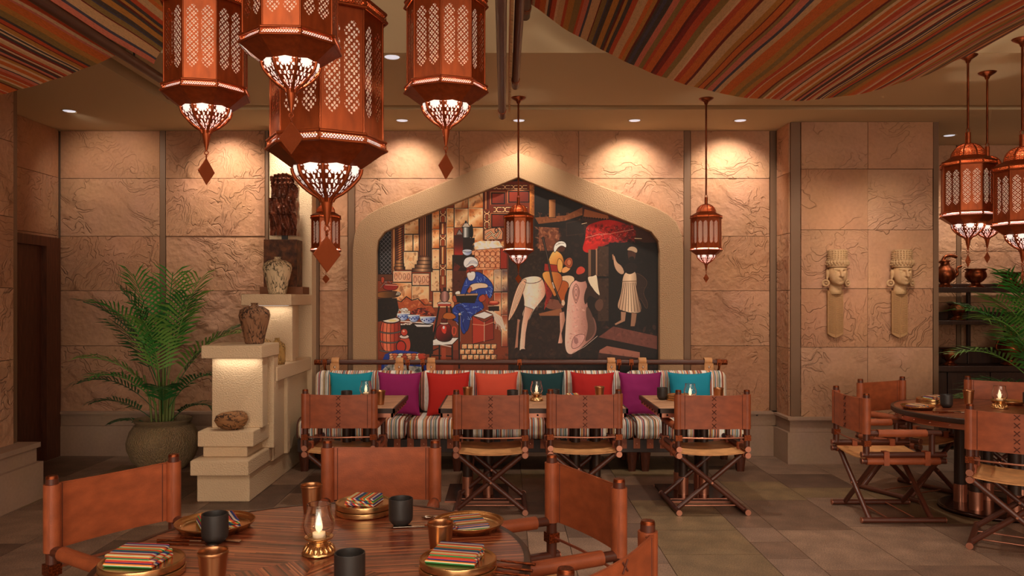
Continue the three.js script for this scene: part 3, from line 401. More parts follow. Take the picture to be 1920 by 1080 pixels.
    smooth([[716, 600], [734, 593], [750, 600], [753, 626], [748, 660], [716, 660], [712, 626]], lg(713, 0, 753, 0, '#c8583c', '#e89470', '#b0442c', '#8a2c1c'), '#1c0a06', 1); for (let i = 0; i < 5; i++) line([[719 + i * 7, 606], [717 + i * 7.6, 630], [719 + i * 7, 658]], '#6c2012', 1.2); for (const y2 of [622, 640, 657]) { c.beginPath(); c.moveTo(713, y2); c.quadraticCurveTo(732, y2 + 6, 752, y2 - 1); c.strokeStyle = '#3a3432'; c.lineWidth = 3; c.stroke(); c.strokeStyle = '#8c8480'; c.lineWidth = 0.8; c.stroke(); } ell(733, 600, 17, 6, '#e4ddd0', '#4a241a', 2.4); ell(736, 601, 8, 2, '#e8d49c');
    smooth([[748, 632], [766, 630], [771, 644], [768, 660], [750, 660]], '#c05438', '#2c0e08', 1); ell(758, 631, 9, 4, '#d8ccc4', '#2c1812', 1); ell(758, 623, 6.6, 7, '#c4503c', '#3a100a', 1.6); ell(757, 621, 2, 2, '#f4b8a0'); ell(752, 650, 9, 11, '#b83c2a', '#3a1c14', 2);
    poly([[716, 678], [722, 664], [744, 656], [782, 660], [798, 668], [800, 700], [714, 700]], '#27459a'); for (let i = 0; i < 30; i++) ell(734 + (i % 8) * 8.6 + rnd(-2, 2), 665 + Math.floor(i / 8) * 4.4, 6, 2.8, ['#e8b890', '#c8744c', '#f4dcc0', '#b4543a'][i % 4], '#4a1c12', 0.7); smooth([[782, 662], [794, 664], [798, 676], [786, 676]], '#c0482c'); poly([[718, 692], [730, 682], [790, 688], [796, 704], [716, 704]], '#bdb8b0'); daub(720, 684, 72, 18, ['#e8e6e0', '#3c5c48', '#4a4a4e', '#8c8a86'], 80, 1, 5, 0.7);
    smooth([[717, 534], [734, 531], [749, 535], [742, 545], [720, 544]], '#9c2c20', '#1c0806', 0.9); line([[722, 534], [746, 535]], '#f0c8b0', 1); smooth([[706, 546], [754, 546], [748, 558], [706, 560]], lg(706, 0, 752, 0, '#a8743c', '#6c4a24', '#3a2412'), '#1c0c06', 1); for (let i = 0; i < 3; i++) line([[746 + i * 2.6, 547], [743 + i * 2.6, 553]], '#e8e0d4', 1); smooth([[714, 518], [722, 520], [720, 530], [715, 532]], '#b4502c', '#2c0e08', 0.9); poly([[706, 560], [744, 559], [748, 580], [742, 596], [706, 604]], '#20140e'); daub(708, 562, 36, 36, ['#3c2a1c', '#140c08'], 50, 1, 4, 0.5);
    rect(700, 690, 15, 40, '#a8502c'); daub(866, 660, 366, 60, ['#5a3826', '#1c110c', '#6a4430'], 300, 1, 6, 0.3);
    daub(706, 326, 532, 400, ['#000', '#e0b890', '#301810'], 5000, 0.3, 0.9, 0.22);
    { const im = c.getImageData(0, 0, Math.round(W * K), Math.round(H * K)), d = im.data; for (let i = 0; i < d.length; i += 4) for (let q = 0; q < 3; q++) { const v = d[i + q] / 255; d[i + q] = Math.min(255, 255 * 1.16 * v ** 1.22); } c.putImageData(im, 0, 0); }
  });
  const w = W * 7.786 / F, h = H * 7.786 / F, p = at(X0 + W / 2, Y0 + H / 2, 7.786);
  const t = thing('mural_painting', 'large painted mural of a market scene inside the arch', 'mural', [p.x, p.y, p.z]);
  const sh = new THREE.Shape([[-275, 715], [-275, 445], [0, 325], [275, 445], [275, 715]].map(([x, y]) => new THREE.Vector2((971.5 + x - VX) * 7.75 / F - p.x, EYE - (y - VY) * 7.75 / F - p.y)));
  const g = fix(new THREE.ExtrudeGeometry(sh, { depth: 0.004, bevelEnabled: false }));
  const pos = g.attributes.position, uv = g.attributes.uv; for (let i = 0; i < pos.count; i++) uv.setXY(i, pos.getX(i) / w + 0.5, pos.getY(i) / h + 0.5);
  part('painted_canvas', g, mat(0xffffff, 0.6, 0, { map: tex }), t);
}

// ---------------------------------------------------------------- stepped stucco display stand
{
  const t = thing('stepped_display_stand', 'stepped pale stucco display stand with lit ledges', 'display stand', [-2.1, 0, -6.7]);
  const b = (n, x0, x1, y0, y1, d0, d1, r = 0.008) => part(n, uvBox(rbox(x0 + 2.1, x1 + 2.1, y0, y1, d0 - 6.7, d1 - 6.7, r), 0.5), M.stucco, t);
  b('base_block', -2.325, -1.925, 0, 0.217, 5.974, 7.72);
  b('step_slab', -2.34, -1.905, 0.217, 0.328, 5.88, 6.81);
  b('step_riser', -2.30, -1.96, 0.328, 0.411, 6.03, 6.72);
  b('step_slab', -2.331, -1.905, 0.411, 0.529, 6.0, 6.52);
  b('front_column', -2.285, -1.885, 0.529, 1.08, 6.17, 6.30);
  b('column_core', -2.285, -1.93, 0.529, 1.08, 6.30, 6.42);
  b('rear_upright', -2.30, -1.865, 0.328, 1.08, 6.40, 6.52);
  b('front_ledge', -2.315, -1.85, 1.08, 1.18, 6.03, 6.50);
  b('rear_wall', -2.30, -1.90, 0.2, 0.86, 6.5, 7.72);
  b('rear_frame_post', -2.30, -1.87, 0.2, 0.86, 6.82, 6.90);
  b('middle_ledge', -2.30, -1.855, 0.86, 0.98, 6.46, 7.6);
  b('rear_column', -2.25, -1.88, 0.98, 1.48, 7.02, 7.12);
  b('rear_core', -2.25, -1.95, 0.98, 1.48, 7.12, 7.5);
  b('top_ledge', -2.29, -1.85, 1.48, 1.58, 6.87, 7.6);
  const led = (x0, x1, y, d, w) => {
    part('light_strip', box(x0 + 2.1, x1 + 2.1, y - 0.003, y + 0.002, d - 6.7 - 0.012, d - 6.7 + 0.012), M.glow, t, 'warm light strip under ledge');
    const r = new THREE.RectAreaLight(WARM, 6 * w, x1 - x0, 0.03); r.position.set((x0 + x1) / 2 + 2.1, y - 0.005, 6.7 - d); r.rotation.x = -Math.PI / 2 ; r.name = 'strip_light'; t.add(r);
  };
  led(-2.26, -1.91, 1.08, 6.12, 5); led(-2.24, -1.90, 1.48, 6.96, 5);
  const w = struct('wall_niche', uvBox(rbox(XW(503.5, 7.6), XW(584, 7.6), 0, 3.19, 7.62, 7.82, 0.006), 0.5), M.stucco, 'tall pale stucco panel behind the stone fragment', 'wall');
}
// vessels on the stand
const vesselMat = (c, tex, bs = 0.006) => mat(c, 0.8, 0, { map: tex, bumpMap: blotch, bumpScale: bs });
function vessel(name, label, cat, prof, p, m, seg = 36) {
  const t = thing(name, label, cat, p); const g = lathe(prof, seg), uv = g.attributes.uv;
  for (let i = 0; i < uv.count; i++) uv.setXY(i, uv.getX(i) * 2, uv.getY(i));
  part('body', g, m, t); return t;
}
const jar = (w, h) => [[0.001, 0], [0.27, 0], [0.3, 0.02], [0.36, 0.25], [0.46, 0.55], [0.5, 0.7], [0.46, 0.82], [0.3, 0.9], [0.12, 0.935], [0.1, 0.97], [0.125, 1], [0.1, 1], [0.08, 0.95], [0.02, 0.94]].map(([a, b]) => [a * w, b * h]);
{ const g = vessel('clay_jar', 'dark brown weathered clay jar on the front ledge', 'jar', jar(0.243, 0.325), [-1.985, 1.18, -6.28], vesselMat(0x94694a, crackle, 0.01)); g.children[0].userData.label = 'rough brown clay';
  vessel('crackled_jar', 'cream crackle-glazed jar on the top ledge', 'jar', jar(0.255, 0.33), [-2.015, 1.58, -7.02], vesselMat(0xe0c8a0, crackle));
  vessel('ceramic_bottle', 'small cream bottle half hidden behind the brown jar', 'bottle', jar(0.16, 0.24), [-2.06, 0.98, -6.72], vesselMat(0xd8ae72, crackle));
  vessel('ceramic_bottle', 'tall mustard bottle on the middle ledge, right end', 'bottle', [[0.001, 0], [0.06, 0], [0.066, 0.02], [0.068, 0.14], [0.06, 0.175], [0.025, 0.2], [0.018, 0.215], [0.022, 0.225], [0.014, 0.225]], [-1.93, 0.98, -6.72], vesselMat(0xb98f52, crackle));
  const b = thing('stone_bowl', 'round rust-brown stone bowl on the lower step', 'bowl', [-2.1, 0.529, -6.09]);
  const g2 = lathe([[0.001, 0], [0.05, 0], [0.1, 0.03], [0.122, 0.075], [0.11, 0.115], [0.075, 0.135], [0.05, 0.135], [0.045, 0.12], [0.075, 0.08], [0.02, 0.03]], 36); const p = g2.attributes.position;
  for (let i = 0; i < p.count; i++) { const a = Math.atan2(p.getZ(i), p.getX(i)); const k = 1 + 0.05 * Math.cos(a * 2 + 1) + 0.03 * Math.sin(a * 3); p.setXYZ(i, p.getX(i) * k, p.getY(i) * (1 + 0.05 * Math.cos(a)), p.getZ(i) * 0.8 * k); } g2.computeVertexNormals();
  part('body', g2, vesselMat(0x9a6a40, crackle, 0.01), b);
}
// carved stone fragment on its block
{
  const t = thing('carved_fragment', 'dark red carved stone fragment mounted on a brown block', 'sculpture', [-2.06, 1.58, -7.42]);
  part('plinth', rbox(-0.2, 0.2, 0, 0.07, -0.12, 0.12, 0.004), mat(0x7a4a2a, 0.5, 0.3), t); part('block', uvBox(rbox(-0.17, 0.14, 0.07, 0.51, -0.1, 0.1, 0.006), 0.4), mat(0x7c4826, 0.55, 0.2, { map: blotch, bumpMap: grit, bumpScale: 0.003 }), t);
  part('mounting_rod', box(-0.025, 0.025, 0.5, 0.56, -0.02, 0.02), M.black, t);
  const g = new THREE.BoxGeometry(0.25, 0.58, 0.12, 50, 100, 4), p = g.attributes.position; seed = 9;
  for (let i = 0; i < p.count; i++) {
    let x = p.getX(i), y = p.getY(i), z = p.getZ(i); const u = x / 0.25, v = y / 0.58;
    x += 0.012 * noise(v * 6, z * 9 + 2, 64) + (v > 0.3 ? -0.012 * u * 2 : 0) ; y += v > 0.42 ? -0.05 * u * u * 3 + 0.01 * noise(u * 8, 3, 64) : 0;
    if (z > 0.05) { let r = 0; if (v > 0.27) r = 0.02 * Math.sign(Math.sin(u * 38)) * (Math.abs(u) > 0.16 ? 1 : 0.3) + 0.012 * Math.sin(v * 80); else if (v > 0.1) r = -0.03 + 0.035 * Math.exp(-((Math.abs(u) - 0.18) ** 2) / 0.012); else if (v > -0.4) r = 0.02 * Math.sin(u * 26 + v * 14 + 2 * noise(u * 4, v * 5, 64)) + (Math.abs(v + 0.15) < 0.02 ? 0.025 : 0); else r = 0.015 * Math.sin(u * 50); z += r + 0.01 * noise(u * 14, v * 28, 64); }
    p.setXYZ(i, x, y, z);
  } g.computeVertexNormals(); g.translate(0, 0.84, 0);
  part('carved_stone', g, mat(0xa55f46, 0.22, 0.1, { map: blotch }), t);
}
// ---------------------------------------------------------------- tent cloths and their poles
function cloth(label, curve, d0, d1, u0, amp = 0.012) {   // curve(s) -> [x, y], s 0..1; stripes run along the depth
  const n = 90, m = 40, pos = [], uv = [], idx = []; let len = 0, prev = null;
  for (let i = 0; i <= n; i++) {
    const c = curve(i / n); if (prev) len += Math.hypot(c[0] - prev[0], c[1] - prev[1]); prev = c;
    for (let j = 0; j <= m; j++) {
      const d = d0 + (d1 - d0) * j / m;
      pos.push(c[0], c[1] + amp * noise(len * 5, d * 1.6, 256) + 0.02 * Math.sin(d * 1.3 + len), -d); uv.push(u0 + len / 2.2, d / 0.5);
      if (i < n && j < m) { const a = i * (m + 1) + j; idx.push(a, a + 1, a + m + 1, a + 1, a + m + 2, a + m + 1); }
    }
  }
  const g = new THREE.BufferGeometry(); g.setAttribute('position', new THREE.Float32BufferAttribute(pos, 3)); g.setAttribute('uv', new THREE.Float32BufferAttribute(uv, 2)); g.setIndex(idx); g.computeVertexNormals();
  const c = curve(0.5), t = thing('tent_cloth', label, 'fabric', [c[0], c[1], -(d0 + d1) / 2], 0, 'striped tent cloths under the ceiling');
  g.translate(-c[0], -c[1], (d0 + d1) / 2); part('striped_fabric', g, M.tent, t);
}
cloth('wide sagging striped tent cloth at upper right', s => { const x = 0.14 + s * 3.5; return [x, 2.775 + 0.233 * (x - 1.8) ** 2]; }, 1.2, 5.0, 0.1);
cloth('sagging striped tent cloth at upper left, above the pier', s => { const x = -3.7 + s * 1.3; return [x, 2.74 + 0.15 * (x + 3.85) ** 2 + 0.02 * (x + 3.7)]; }, 1.2, 5.0, 0.55);
cloth('orange striped tent cloth rising behind the top left lantern', s => [-2.36 + s * 0.55, 3.1 + 0.62 * s ** 0.8], 1.2, 5.32, 0.27);
function pole(label, x, y, d0, d1, r, cap) {
  const t = thing('wooden_pole', label, 'pole', [x, y, -(d0 + d1) / 2], 0, 'wooden poles carrying the tent cloths');
  const h = (d1 - d0) / 2; part('shaft', bar(V(0, 0, h), V(0, 0, -h), r), M.darkWood, t); part('end_cap', [ball(r * 1.02, 0, 0, -h, 1, 1, 0.5)], M.darkWood, t); part('metal_band', [bar(V(0, 0, -h + 0.12), V(0, 0, -h + 0.17), r * 1.15)], M.copperDark, t);
  for (const z of [h - 0.4, -h + 0.8]) part('hanger_rod', bar(V(0, 0, z), V(0, 3.86 - y, z), 0.006), M.black, t);
}
pole('lowest dark wooden pole left of the central pendant', -0.012, 2.74, 1.6, 5.2, 0.024);
pole('dark wooden pole right beside the lowest central one', 0.075, 2.95, 1.6, 5.25, 0.024);
pole('short-ended pole at the edge of the wide right cloth', 0.14, 3.38, 1.2, 5.15, 0.03);
pole('dark wooden pole along the upper left cloth', -2.39, 3.07, 1.2, 5.9, 0.032);
pole('dark wooden pole at the far edge of the wide right cloth', 3.64, 3.55, 1.2, 5.15, 0.03);
{ const g = [box(-0.006, 0.006, -0.17, 0.2, -1.7, 1.75)], t = thing('hanging_cloth_strip', 'narrow red striped cloth strip between the central poles', 'fabric', [0.035, 2.93, -3.45]); part('striped_fabric', uvAlong(g[0], 1, 0.6), M.tent, t); }

// ---------------------------------------------------------------- pierced copper lanterns
seed = 71;
const lancet = (c, x, y0, y1, w) => { const h = y1 - y0; c.beginPath(); c.moveTo(x, y0); c.quadraticCurveTo(x + w * 0.5, y0 + h * 0.06, x + w * 0.5, y0 + h * 0.13); c.lineTo(x + w * 0.38, y0 + h * 0.2); c.lineTo(x + w * 0.5, y0 + h * 0.25); c.lineTo(x + w * 0.5, y1 - h * 0.25); c.lineTo(x + w * 0.38, y1 - h * 0.2); c.lineTo(x + w * 0.5, y1 - h * 0.13); c.quadraticCurveTo(x + w * 0.5, y1 - h * 0.06, x, y1); c.quadraticCurveTo(x - w * 0.5, y1 - h * 0.06, x - w * 0.5, y1 - h * 0.13); c.lineTo(x - w * 0.38, y1 - h * 0.2); c.lineTo(x - w * 0.5, y1 - h * 0.25); c.lineTo(x - w * 0.5, y0 + h * 0.25); c.lineTo(x - w * 0.38, y0 + h * 0.2); c.lineTo(x - w * 0.5, y0 + h * 0.13); c.quadraticCurveTo(x - w * 0.5, y0 + h * 0.06, x, y0); c.closePath(); };
const starNet = (c, x0, y0, x1, y1, s, lw) => { c.strokeStyle = '#fff'; c.lineWidth = lw; for (let y = y0; y < y1 + s; y += s) for (let x = x0; x < x1 + s; x += s) { for (let k = 0; k < 2; k++) { c.save(); c.translate(x + (k ? s / 2 : 0), y + (k ? s / 2 : 0)); c.rotate(k * Math.PI / 4); const r = s * 0.36; c.strokeRect(-r, -r, 2 * r, 2 * r); c.rotate(Math.PI / 4); c.strokeRect(-r, -r, 2 * r, 2 * r); c.restore(); } c.beginPath(); c.moveTo(x, y); c.lineTo(x + s, y + s); c.moveTo(x + s, y); c.lineTo(x, y + s); c.stroke(); } };
const panelAlpha = canvasTex(256, 640, (c, w, h) => {
  c.fillStyle = '#fff'; c.fillRect(0, 0, w, h);
  for (const x of [w * 0.275, w * 0.725]) { c.save(); lancet(c, x, h * 0.10, h * 0.84, w * 0.37); c.fillStyle = '#000'; c.fill(); c.clip(); starNet(c, x - w * 0.3, h * 0.08, x + w * 0.3, h * 0.86, 60, 5); c.restore(); lancet(c, x, h * 0.10, h * 0.84, w * 0.37); c.strokeStyle = '#fff'; c.lineWidth = 4; c.stroke(); }
}, false);
const bandAlpha = canvasTex(256, 40, (c, w, h) => { c.fillStyle = '#fff'; c.fillRect(0, 0, w, h); c.fillStyle = '#000'; for (let j = 0; j < 3; j++) for (let i = 0; i < 14; i++) { c.beginPath(); c.arc(14 + i * 16.6 + (j % 2) * 8, 8 + j * 12, 5.6, 0, 7); c.fill(); } }, false);
const netAlpha = canvasTex(256, 256, (c, w, h) => { c.fillStyle = '#000'; c.fillRect(0, 0, w, h); starNet(c, 0, 0, w, h, 128, 11); c.lineWidth = 10; c.strokeRect(0, 0, w, h); }, false);
const pierced = a => mat(0xa04a20, 0.4, 0.7, { map: leatherTone, alphaMap: a, alphaTest: 0.5 });
M.panelMetal = pierced(panelAlpha); M.bandMetal = pierced(bandAlpha); M.netMetal = pierced(netAlpha);
const oct = (rows, s = 8) => toCreasedNormals(new THREE.LatheGeometry(rows.map(r => new THREE.Vector2(r[0], r[1])), s).toNonIndexed(), 0.3);
const facet = (ra, ya, rb, yb, k) => {   // one of eight flat facets, uv 0..1
  const a0 = (k - 0.5) * Math.PI / 4, a1 = (k + 0.5) * Math.PI / 4, q = (r, y, a) => [r * Math.sin(a), y, r * Math.cos(a)], g = new THREE.BufferGeometry();
  const A = q(ra, ya, a0), B = q(ra, ya, a1), C = q(rb, yb, a1), D = q(rb, yb, a0);
  g.setAttribute('position', new THREE.Float32BufferAttribute([...A, ...B, ...C, ...A, ...C, ...D], 3)); g.setAttribute('uv', new THREE.Float32BufferAttribute([0, 0, 1, 0, 1, 1, 0, 0, 1, 1, 0, 1], 2)); g.computeVertexNormals(); return g;
};
const PX8 = a => V(Math.sin(a), 0, Math.cos(a));
function makeLantern(label, R, body, pos, turn, group, ropeTop, diamond = 1, dTurn = 0) {   // origin: centre of the lower flange
  const t = thing('copper_lantern', label, 'lantern', pos, turn, group);
  const H = body * R, rb = 0.93 * R;
  for (let k = 0; k < 8; k++) part('pierced_panel', facet(rb, 0.12 * R, rb, H, k), M.panelMetal, t);
  part('corner_bead', [...Array(8)].map((_, k) => { const v = PX8((k + 0.5) * Math.PI / 4).multiplyScalar(rb); return bar(V(v.x, 0.1 * R, v.z), V(v.x, H, v.z), 0.018 * R, 0.018 * R, 6); }), M.lantern, t);
  for (const [y, n] of [[0.02 * R, 'lower_band'], [H, 'upper_band']]) { part(n, [...Array(8)].map((_, k) => facet(R, y, 0.985 * R, y + 0.11 * R, k)), M.bandMetal, t); part(n + '_rim', [...Array(8)].flatMap((_, k) => { const a = PX8((k - 0.5) * Math.PI / 4), b = PX8((k + 0.5) * Math.PI / 4); return [[y - 0.01 * R, 1.0], [y + 0.13 * R, 0.985]].map(([yy, f]) => bar(V(a.x * R * f, yy, a.z * R * f), V(b.x * R * f, yy, b.z * R * f), 0.028 * R, 0.028 * R, 6)); }), M.lantern, t); }
  part('lower_skirt', [...Array(8)].map((_, k) => facet(0.58 * R, -0.3 * R, R, 0, k)), M.lantern, t);
  part('roof', [...Array(8)].map((_, k) => facet(R, H + 0.13 * R, 0.6 * R, H + 0.36 * R, k)), M.lantern, t);
  const dome = [0, 1, 2, 3, 4, 5].map(i => [0.6 * R * Math.cos(i * 0.29), H + 0.36 * R + 0.52 * R * Math.sin(i * 0.29)]);
  part('dome', dome.slice(0, -1).flatMap((q, i) => [...Array(8)].map((_, k) => facet(q[0], q[1], dome[i + 1][0], dome[i + 1][1], k))), M.netMetal, t);
  part('dome_rib', [...Array(8)].map((_, k) => { const v = PX8((k + 0.5) * Math.PI / 4); return tube(dome.map(q => V(v.x * q[0], q[1], v.z * q[0])), 0.02 * R, 8, 5); }), M.lantern, t);
  part('top_tube', bar(V(0, H + 0.84 * R, 0), V(0, H + 1.3 * R, 0), 0.1 * R), M.lantern, t);
  part('hook', new THREE.TorusGeometry(0.09 * R, 0.018 * R, 6, 14).translate(0, H + 1.38 * R, 0), M.lantern, t);
  part('hanging_rod', bar(V(0, H + 1.44 * R, 0), V(0, ropeTop - pos.y, 0), 0.0075), M.copperDark, t);
  part('ceiling_canopy', lathe([[0.012, -0.05], [0.02, -0.03], [0.055, -0.008], [0.062, 0]], 24).translate(0, ropeTop - pos.y, 0), M.copperDark, t);
  const bowl = [[0.58, -0.3], [0.55, -0.42], [0.44, -0.56], [0.28, -0.7], [0.12, -0.8], [0.09, -0.86]].map(q => [q[0] * R, q[1] * R]);
  part('pierced_bowl', [...Array(8)].flatMap((_, k) => bowl.slice(0, 5).map((q, i) => { if (i === 4) return null; const g = facet(bowl[i + 1][0], bowl[i + 1][1], q[0], q[1], k), u = g.attributes.uv; for (let z = 0; z < 6; z++) u.setY(z, (u.getY(z) + 3 - i) / 4); return g; }).filter(Boolean)), M.netMetal, t);
  part('bowl_rib', [...Array(8)].map((_, k) => { const v = PX8((k + 0.5) * Math.PI / 4); return tube(bowl.map(q => V(v.x * q[0], q[1], v.z * q[0])), 0.032 * R, 10, 6); }), M.lantern, t);
  part('spike', lathe([[0.11 * R, -0.8 * R], [0.1 * R, -0.88 * R], [0.03 * R, -1.24 * R], [0.002, -1.27 * R]], 12), M.lantern, t);
  part('chain_ring', [new THREE.TorusGeometry(0.045 * R, 0.012 * R, 6, 12).translate(0, -1.31 * R, 0), new THREE.TorusGeometry(0.045 * R, 0.012 * R, 6, 12).rotateY(1.57).translate(0, -1.39 * R, 0)], M.lantern, t);
  const dh = 0.62 * R * diamond, dw = 0.22 * R * diamond * 1.1, sh = new THREE.Shape([[0, 0], [dw, -dh * 0.5], [0, -dh], [-dw, -dh * 0.5]].map(q => new THREE.Vector2(...q)));
  const dg = uvBox(new THREE.ExtrudeGeometry(sh, { depth: 0.02 * R, bevelEnabled: true, bevelSize: 0.012 * R, bevelThickness: 0.008 * R, bevelSegments: 1 }), 0.05); dg.translate(0, -1.45 * R, -0.01 * R); dg.rotateY(dTurn);
  part('diamond_drop', dg, mat(0x9c4a22, 0.45, 0.7, { bumpMap: leatherBump, bumpScale: 0.004 }), t);
  part('frosted_glass', lathe([[0.74 * R, 0.14 * R], [0.74 * R, H - 0.05 * R]], 24), M.glowSoft, t);
  part('lamp_bowl', lathe([[0.9 * R, 0.1 * R], [0.56 * R, -0.28 * R], [0.52 * R, -0.41 * R], [0.4 * R, -0.56 * R], [0.24 * R, -0.7 * R], [0.06 * R, -0.8 * R]], 24), M.glow, t);
  const L = new THREE.PointLight(WARM, LANTERN * (R / 0.155) ** 1.5, 0, 2); L.position.set(0, -0.1 * R, 0); L.shadow.radius = 2; L.name = 'lantern_bulb'; t.add(L);
  return t;
}
const FG = 'lanterns over the front round table';
makeLantern('copper lantern at upper left, nearest the orange cloth', 0.158, 2.05, at(387, 181, 2.9), 0.2, FG, 3.85, 0.95, 0.9);
makeLantern('highest copper lantern, hanging in front of the largest one', 0.156, 2.05, at(546, 93, 2.45), 0.05, FG, 3.85, 1.0, -0.2);
makeLantern('largest copper lantern with a broad diamond drop', 0.223, 2.2, at(613, 283, 2.97), 0.5, FG, 3.85, 0.95, 0.1);
makeLantern('copper lantern at top, left of the wooden poles', 0.154, 2.05, at(836, 175, 2.9), 0.35, FG, 3.85, 0.95, 0.5);
const PG = 'small pendant lanterns in front of the back wall';
makeLantern('small copper pendant lantern in front of the arch mural', 0.132, 2.05, at(972, 471, 6.52), 0.1, PG, 3.2, 0.9, 0.4);
makeLantern('small copper pendant lantern right of the arch', 0.132, 2.05, at(1324, 470, 6.55), 0.3, PG, 3.2, 0.9, 0.2);
makeLantern('small copper pendant lantern half hidden behind the largest lantern', 0.132, 2.05, at(611, 471, 6.5), 0.2, PG, 3.2, 0.9, 0.2);
const RG = 'lanterns over the right round table';
makeLantern('left copper lantern of the cluster at right edge', 0.178, 1.95, at(1815, 407, 5.4), 0.39, RG, 3.2, 0.75, 0.2);
makeLantern('rear copper lantern of the right cluster, between its neighbours', 0.165, 1.95, at(1851, 412, 5.8), 0.2, RG, 3.2, 0.75, 0.2);
makeLantern('right copper lantern of the cluster, cut by the frame', 0.181, 1.95, at(1917, 425, 5.05), 0.2, RG, 3.2, 0.9, 0.9);

// ---------------------------------------------------------------- folding leather chairs
const lum = (g, s = 0.35) => uvBox(g, s);
function makeChair(label, p, turn, group) {   // origin on the floor below the back posts; faces -z
  const t = thing('folding_leather_chair', label, 'chair', p, turn, group);
  const X = 0.245, r = 0.0195;
  for (const s of [-1, 1]) {
    const rail = (n, y, z0, z1, m) => { const o = part(n, bar(V(s * X, y, z0), V(s * X, y, z1), r), m, t); for (const [a, b] of [[z0, z0 + 0.004], [z1, z1 - 0.004]]) part('end_cap', bar(V(s * X, y, a), V(s * X, y, b), r * 1.08), M.copper, o); return o; };
    rail('floor_rail', 0.021, 0.03, -0.54, M.darkWood);
    rail('seat_rail', 0.425, 0.03, -0.54, M.darkWood);
    rail('arm_base_rail', 0.469, 0.03, -0.54, M.darkWood);
    const bp = part('back_post', bar(V(s * X, 0.469, 0), V(s * X, 0.878, 0), 0.0215), M.darkWood, t);
    part('post_cap', bar(V(s * X, 0.878, 0), V(s * X, 0.888, 0), 0.0218, 0.019), M.copperDark, bp);
    part('arm_post', bar(V(s * X, 0.469, -0.45), V(s * X, 0.615, -0.45), 0.0195), M.darkWood, t);
    part('armrest', bar(V(s * X, 0.615, 0), V(s * X, 0.615, -0.51), 0.0195), M.darkWood, t);
    part('armrest_sleeve', lum(bar(V(s * X, 0.615, -0.075), V(s * X, 0.615, -0.41), 0.0265, 0.0265, 16)), M.leather, t);
    for (const z of [-0.13, -0.41]) part('strap', lum(mergeGeometries([box(s * X - 0.026, s * X + 0.026, 0.398, 0.493, -z - 0.018, -z + 0.018)].map(fix))), M.leather, t);
    for (const z of [-0.045, -0.47]) part('cross_leg', bar(V(s * X, 0.425, z - s * 0.02), V(-s * X, 0.021, z - s * 0.02), 0.018), M.darkWood, t);
  }
  for (const z of [-0.045, -0.47]) part('pivot_bolt', bar(V(0, 0.223, z + 0.042), V(0, 0.223, z - 0.042), 0.008), M.copper, t);
  for (const z of [-0.17, -0.36]) part('stretcher_rod', bar(V(-X, 0.021, z), V(X, 0.021, z), 0.0055), M.copper, t);
  part('back_rod', tube([V(-X, 0.548, 0.004), V(0, 0.546, 0.022), V(X, 0.548, 0.004)], 0.0058, 14, 8), M.copper, t);
  for (const s of [-1, 1]) part('rod_bracket', box(s * X - 0.024, s * X + 0.024, 0.528, 0.568, -0.024, 0.024), M.copperDark, t);
  // seat sling, slightly sagging, wrapped round the rails
  const sheet = (n, m, fn, th) => { const pos = [], idx = [], uv = []; for (let k = 0; k < 2; k++) for (let i = 0; i <= n; i++) for (let j = 0; j <= m; j++) { const q = fn(i / n, j / m, k ? th : 0); pos.push(q.x, q.y, q.z); uv.push(i / n * 1.2, j / m * 1.2); } const W = m + 1, O = (n + 1) * W; for (let i = 0; i < n; i++) for (let j = 0; j < m; j++) { const a = i * W + j; idx.push(a, a + 1, a + W, a + 1, a + W + 1, a + W, O + a, O + a + W, O + a + 1, O + a + 1, O + a + W, O + a + W + 1); } const edge = (a, b) => idx.push(a, O + a, b, b, O + a, O + b); for (let i = 0; i < n; i++) { edge(i * W, (i + 1) * W); edge(i * W + m, (i + 1) * W + m); } for (let j = 0; j < m; j++) { edge(j, j + 1); edge(n * W + j, n * W + j + 1); } const g = new THREE.BufferGeometry(); g.setAttribute('position', new THREE.Float32BufferAttribute(pos, 3)); g.setAttribute('uv', new THREE.Float32BufferAttribute(uv, 2)); g.setIndex(idx); g.computeVertexNormals(); return toCreasedNormals(g, 0.8); };
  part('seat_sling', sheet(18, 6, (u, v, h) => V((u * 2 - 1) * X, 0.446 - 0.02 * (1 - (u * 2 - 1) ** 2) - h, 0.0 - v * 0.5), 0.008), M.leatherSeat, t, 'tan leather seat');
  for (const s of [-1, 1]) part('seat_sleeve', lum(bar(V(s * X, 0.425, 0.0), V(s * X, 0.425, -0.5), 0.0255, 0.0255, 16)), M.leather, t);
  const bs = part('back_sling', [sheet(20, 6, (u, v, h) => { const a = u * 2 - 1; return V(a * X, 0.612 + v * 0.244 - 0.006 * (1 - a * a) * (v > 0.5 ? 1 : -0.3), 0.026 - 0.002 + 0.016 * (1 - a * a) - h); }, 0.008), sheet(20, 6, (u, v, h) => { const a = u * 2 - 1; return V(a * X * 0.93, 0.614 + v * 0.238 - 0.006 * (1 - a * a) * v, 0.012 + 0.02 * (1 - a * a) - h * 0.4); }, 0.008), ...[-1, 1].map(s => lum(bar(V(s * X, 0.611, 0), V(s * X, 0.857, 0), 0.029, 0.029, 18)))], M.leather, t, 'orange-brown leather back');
  part('seam', [-1, 1].flatMap(s => [bar(V(s * (X - 0.043), 0.616, -0.0), V(s * (X - 0.043), 0.852, -0.0), 0.0022, 0.0022, 5).translate(0, 0, 0.0135), bar(V(s * (X - 0.04), 0.616, 0.0285), V(s * (X - 0.04), 0.852, 0.0285), 0.0022, 0.0022, 5)]), M.stitch, bs);
  const lac = []; for (let i = 0; i < 5; i++) { const y = 0.638 + i * 0.048; for (const s of [-1, 1]) lac.push(bar(V(-0.015 * s, y - 0.015, 0.0425), V(0.015 * s, y + 0.015, 0.0425), 0.0026, 0.0026, 5)); }
